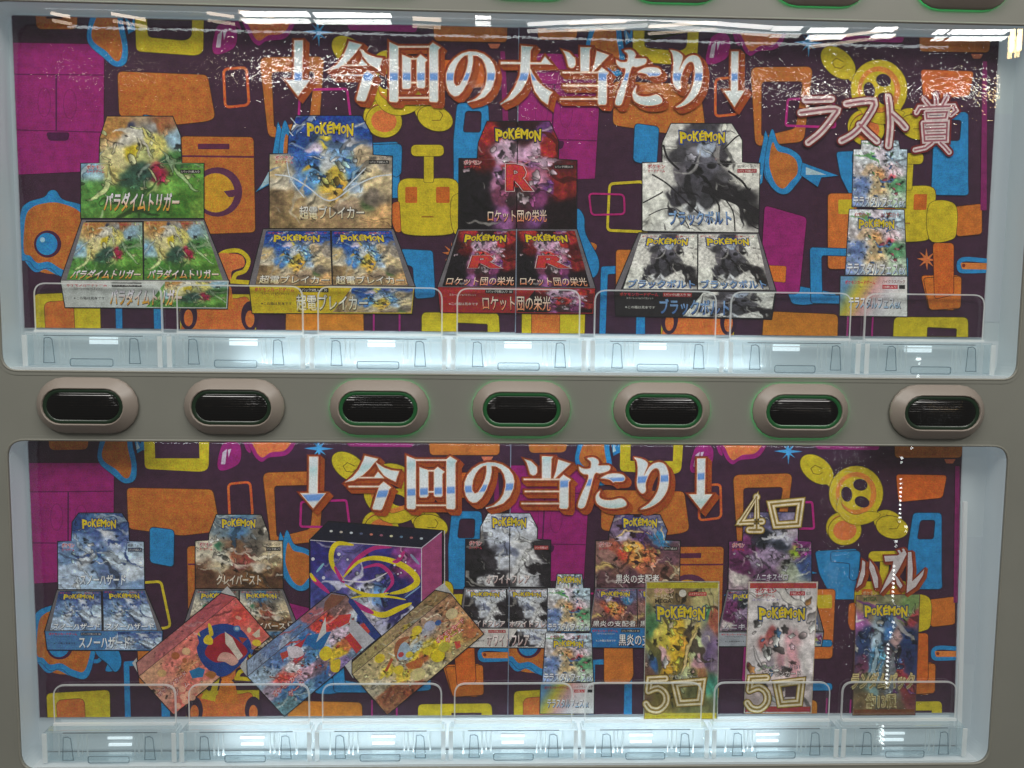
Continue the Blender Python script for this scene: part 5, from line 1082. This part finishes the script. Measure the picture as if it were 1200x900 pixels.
def mega(tx, sh, z, q, D):
    sh.add([ellipse(*z([(283,130)])[0], 4.3, 4.3)], D-.02, (196,192,184))
    logo(tx, z(rectq(130,212,418,290)), D-.04, dark=(70,84,110), arc=.05)
    put_text(tx, 'ポケモン', z(rectq(112,100,228,128)), D-.03, (196,150,140), off=.06); put_text(tx, 'カードゲーム', z(rectq(112,134,225,160)), D-.03, (206,190,170), off=.02)
    put_text(tx, 'MEGA', z(rectq(118,165,216,188)), D-.03, (56,46,40), off=.03)
    sh.add([z(rounded(rectq(318,122,428,146), 8))], D-.02, (170,60,56)); put_text(tx, 'ハイクラスパック', z(rectq(325,126,420,142)), D-.03, (226,210,190)); put_text(tx, '10枚', z(rectq(434,124,462,144)), D-.03, (60,50,40))
    put_text(tx, 'ポケモンカードゲーム', z(rectq(195,622,380,645)), D-.03, (60,70,90), off=.05); put_text(tx, 'ポケモンカードゲーム', z(rectq(195,622,380,645)), D-.04, (200,196,180))
pack_pic('golden pack picture marked five in gold', (745,670), 5.143, [(65,62),(500,62),(490,888),(50,888)], MEGA, 31.9, (176,176,170), (170,160,40), (176,160,30), mega)
MEW = make_art([(.5,.1,.3,(200,194,196)),(.2,.3,.1,(200,194,196)),(.8,.3,.1,(204,196,198)),(.35,.38,.06,(170,80,80)),(.25,.46,.05,(176,90,90)),(.30,.56,.05,(190,186,190)),(.62,.42,.07,(206,160,170)),(.75,.40,.06,(206,164,172)),(.65,.55,.07,(200,150,160)),(.70,.65,.07,(206,156,166)),(.5,.62,.06,(196,150,160)),(.35,.63,.05,(150,140,150)),(.15,.6,.06,(206,200,204)),(.9,.6,.08,(204,198,200)),(.5,.8,.2,(196,180,180)),(.1,.9,.1,(190,170,170))], 93, .05, 3.2, .18, 22, [(90,140,190),(206,150,90),(110,150,100),(190,80,90)], .0, nb=60, sp=.3, ns=10, asp=0.55)
def mew(tx, sh, z, q, D):
    logo(tx, z(rectq(162,466,338,512)), D-.04, dark=(50,70,110), arc=.05)
    put_text(tx, 'ポケモン', z(rectq(148,390,228,408)), D-.03, (170,50,60), bold=.05); put_text(tx, 'カードゲーム', z(rectq(150,412,222,426)), D-.03, (170,60,70), bold=.03); put_text(tx, 'スカーレット', z(rectq(134,430,240,440)), D-.03, (120,110,160), bold=.02)
    sh.add([z(rectq(280,402,338,418))], D-.02, (160,40,50)); put_text(tx, '7枚入り', z(rectq(284,405,334,415)), D-.03, (220,200,200)); put_text(tx, '拡張', z(rectq(342,402,362,416)), D-.03, (60,56,60)); put_text(tx, '強化拡張パック', z(rectq(282,390,362,400)), D-.03, (110,104,110))
    put_text(tx, 'ポケモンカード151', z(rectq(170,684,318,699)), D-.03, (110,106,120), off=.03); put_text(tx, 'ポケモンカード', z(rectq(175,706,322,728)), D-.03, (60,46,50), off=.08); put_text(tx, 'ポケモンカード', z(rectq(175,706,322,728)), D-.04, (214,206,206), off=.01)
    sh.add([z([(262,752),(322,750),(322,806),(262,808)])], D-.02, (70,50,60))
pack_pic('white and pink pack picture with red ends, marked five', (840,570), 3.27, [(125,368),(385,368),(360,866),(107,866)], MEW, 31.9, (190,176,160), (160,50,50), (150,40,44), mew)
RND = make_art([(.15,.06,.1,(150,130,90)),(.5,.05,.1,(120,120,90)),(.85,.1,.08,(120,150,90)),(.9,.2,.06,(160,60,70)),(.1,.2,.07,(150,90,150)),(.5,.22,.07,(80,110,150)),(.35,.35,.06,(170,190,206)),(.5,.32,.05,(70,120,180)),(.65,.38,.05,(170,140,140)),(.15,.4,.07,(40,60,100)),(.85,.4,.07,(36,56,100)),(.35,.52,.07,(80,140,180)),(.38,.6,.06,(90,150,190)),(.6,.5,.06,(96,84,96)),(.7,.6,.06,(50,70,110)),(.15,.55,.06,(110,60,90)),(.85,.55,.06,(40,50,90)),(.2,.68,.06,(100,100,70)),(.75,.66,.05,(170,60,70)),(.5,.72,.07,(96,90,80)),(.3,.82,.07,(120,150,150)),(.6,.82,.07,(120,130,140)),(.85,.82,.06,(130,50,60)),(.2,.95,.08,(110,90,60)),(.6,.95,.1,(100,80,60))], 97, .09, 2.8, .45, 24, [(206,206,200),(110,60,120)], .6, 50, nb=80, sp=.24, ns=26, asp=0.55)
def rnd(tx, sh, z, q, D):
    logo(tx, z(rectq(140,335,350,390)), D-.04, dark=(60,70,100), arc=.05)
    put_text(tx, 'MEGA', z(rectq(135,292,200,312)), D-.03, (60,90,50), off=.03); put_text(tx, 'ポケモン', z(rectq(130,262,200,284)), D-.03, (190,160,120), off=.03)
    for i, (a, b, c) in enumerate(((75,660,0),)): pass
    for t, r in (('ランダムパック', rectq(76,664,384,742)), ('約13種', rectq(148,768,292,836))):
        put_text(tx, t, z(r), D-.03, (96,80,40), off=.085, shear=.25 if len(t) > 5 else 0); put_text(tx, t, z(r), D-.04, (206,190,140), off=.055, shear=.25 if len(t) > 5 else 0)
        put_text(tx, t, z(r), D-.05, (130,112,66), off=.0, shear=.25 if len(t) > 5 else 0)
pack_pic('dark blue random pack picture under the brown outlined heading', (980,630), 4.186, [(100,285),(408,280),(385,868),(82,870)], RND, 31.9, (90,60,60), None, (110,60,30), rnd)

# ---------------------------------------------------------------- hand-lettered tags
def cap_stroke(fl, pts, wd, d, col, closed=False):
    L = [pts]; fl.add(ribbon(pts, wd, closed), d, col); k = 0
    if not closed:
        for p in (pts[0], pts[-1]): k += 1; fl.add([ellipse(p[0], p[1], wd/2, wd/2, 0, 14)], d-.0008*k, col)
    for p in pts[1:-1] if not closed else pts: k += 1; fl.add([ellipse(p[0], p[1], wd/2, wd/2, 0, 12)], d-.0008*k, col)
def tag_text(add, name, strokes_, layers, D, label=None):
    root = None
    for i, (wd, col, nm) in enumerate(layers):
        fl = Flat()
        for j, (pts, closed) in enumerate(strokes_): cap_stroke(fl, pts, wd, D-i*.05-j*.006, col, closed)
        ob = fl.obj(name if i == 0 else nm)
        if i == 0: root = ob; add(ob)
        else: ob.parent = root
GOLD = [(10.2,(96,74,30),''),(8.4,(176,150,70),'gold_outline'),(6.6,(220,206,178),'cream_outline'),(2.4,(140,116,52),'gold_core')]
z4 = lambda p: cc((860,570), 12, p)
def num4(dx, dy): return [([(x+dx, y+dy) for x, y in z4(p)], False) for p in ([(320,610),(320,150),(90,505),(395,492)],[(215,612),(380,612)])]
def kuchi(x0, y0, x1, y1): 
    w_, h_ = x1-x0, y1-y0
    return [([(x0, y0+h_*.12),(x1-w_*.02, y0),(x1-w_*.12, y1-h_*.06),(x0+w_*.16, y1)], True)]
def num5(cx, cy, s_=1.0):
    pts = [(44,-58),(-28,-54),(-34,0),(10,-14),(44,12),(46,54),(14,86),(-24,82),(-44,58)]
    head = [(cx+x*s_*.2, cy+y*s_*.2) for x, y in pts[:3]]; tail = smooth([(cx+x*s_*.2, cy+y*s_*.2) for x, y in pts[2:]], 3, closed=False)
    return [(head, False), (tail, False)]
tag_text(add_l, 'number_tag', num4(0,0)+kuchi(903.5,587.5,939.5,615.5), GOLD, 31.5)
tag_text(add_l, 'number_tag', num5(768.5,810,1.28)+kuchi(790.5,798.5,824,824), GOLD, 31.5)
tag_text(add_l, 'number_tag', num5(887,809,1.28)+kuchi(910,798,940,825), GOLD, 31.5)
# last prize heading: white outlined brush letters on red
zr = lambda p: cc((920,90), 5.714, p)
KANA = [[(135,155),(312,150)], [(105,240),(335,215),(320,270),(240,370),(155,440)], [(410,180),(595,165),(540,290),(460,380),(378,428)], [(500,320),(560,380),(615,430)], [(690,135),(700,200),(705,330),(692,462)], [(715,250),(770,300),(805,340)]]
KJ = [[(930,150),(975,205)], [(1010,120),(1015,200)], [(1085,135),(1050,200)], [(880,240),(900,205),(1130,195),(1145,225),(1110,255)], [(945,240),(1085,235),(1075,275),(950,280),(945,240)], [(925,310),(1085,305),(1080,425),(935,430),(925,310)], [(940,350),(1075,345)], [(940,390),(1075,385)], [(985,440),(940,475),(870,490)], [(1040,440),(1070,470),(1100,505)]]
st = [(zr(smooth(p, 4, closed=False)) if len(p) > 3 else zr(p), False) for p in KANA]
tag_text(add_u, 'last_prize_lettering', st, [(11.5,(112,26,30),''),(8.0,(206,190,190),'white_outline'),(2.6,(150,88,100),'pink_core')], 31.6)
sk = [(zr(p), False) for p in KJ]
tag_text(add_u, 'last_prize_lettering', sk, [(10.5,(112,26,30),''),(6.0,(204,186,188),'white_outline'),(2.0,(150,84,96),'pink_core')], 31.6)
# brown outlined heading
zp = lambda p: cc((980,630), 4.186, p)
PZ = [[(128,110),(142,120),(140,180),(125,225),(98,248),(112,200),(125,150)],[(165,112),(185,140),(205,200),(205,245),(190,248),(178,200),(162,150)],
      [(235,90),(300,88),(335,62),(345,80),(310,150),(270,215),(215,275),(245,210),(275,150),(280,115),(240,118)],[(285,180),(300,195),(325,235),(315,250),(298,228)],[(300,62),(310,60),(322,80),(312,84)],[(322,56),(332,54),(342,74),(333,78)],
      [(352,72),(368,70),(375,150),(372,215),(405,185),(432,155),(425,185),(390,240),(345,272),(350,200)]]
e = Flat(); k = 0
for p in PZ:
    l = zp(p)
    for t in (3, 2, 1): e.add([[(x+t*.9, y+t*.7) for x, y in grow(l, 1.9)]], 31.5-.004*k, (140,64,30)); k += 1
for p in PZ: e.add([grow(zp(p), 1.9)], 31.38-.004*k, (120,44,26)); k += 1
ob = e.obj('brown_lettering'); add_l(ob); e = Flat()
for j, p in enumerate(PZ): e.add([zp(p)], 31.2-.004*j, (190,182,186))
e2 = e.obj('white_fill'); e2.parent = ob
# the seams where the printed sheets meet
for add, x, za, zb in ((add_u, 31.7, -9.3, 347.8), (add_l, 27.7, -492.7, -128.2)):
    fl = Flat(); fn = lambda a, b, d: W(a, b, d); fl.add([[(x-.55, za), (x+.55, za), (x+.55, zb), (x-.55, zb)]], 33.0, (120,130,150), fn); add(fl.obj('sheet_seam'))

# ---------------------------------------------------------------- the string of little LEDs mirrored in the glass
lt = empty('led_light_string', 'string of small white leds hanging opposite the machine', 'light string')
M_DOT = mat_plain('led_dot', (.8,.8,.8), .5, emit=(.95,1,1), es=15)
def mirror_pt(px, py, dist):
    x, z = plane(px, py); v = Vector((x*U, F*U, z*U)); v = Vector((v.x, -v.y, v.z)); return Vector((x*U, 0, H0+z*U))+v.normalized()*dist
import bmesh
def dots(pts, r, dist, es=None):
    bm = bmesh.new()
    for x, y in pts:
        b = bmesh.ops.create_icosphere(bm, subdivisions=1, radius=r, matrix=Matrix.Translation(mirror_pt(x, y, dist)))
    m = bpy.data.meshes.new('led'); bm.to_mesh(m); bm.free(); m.materials.append(M_DOT); o = bpy.data.objects.new('led', m); C.objects.link(o); o.parent = lt
for y in range(562, 612, 5): dots([(1057-(y-562)*.03, y)], .0042, 1.9)
for y in range(664, 704, 5): dots([(1049-(y-664)*.05, y)], .0042, 1.9)
for y in range(756, 806, 5): dots([(1042-(y-756)*.05, y)], .0042, 1.9)
for y in range(852, 876, 5): dots([(1036-(y-852)*.05, y)], .0042, 1.9)
for x, y in ((1059,498),(1060,506),(1070,520),(1058,537),(1063,618),(1051,635),(1048,730),(1045,742),(1079,421),(1077,441)): dots([(x, y)], .0052, 1.9)
for y in list(range(834, 900, 5)): dots([(1196-(y-834)*.05, y)], .0042, 1.9)
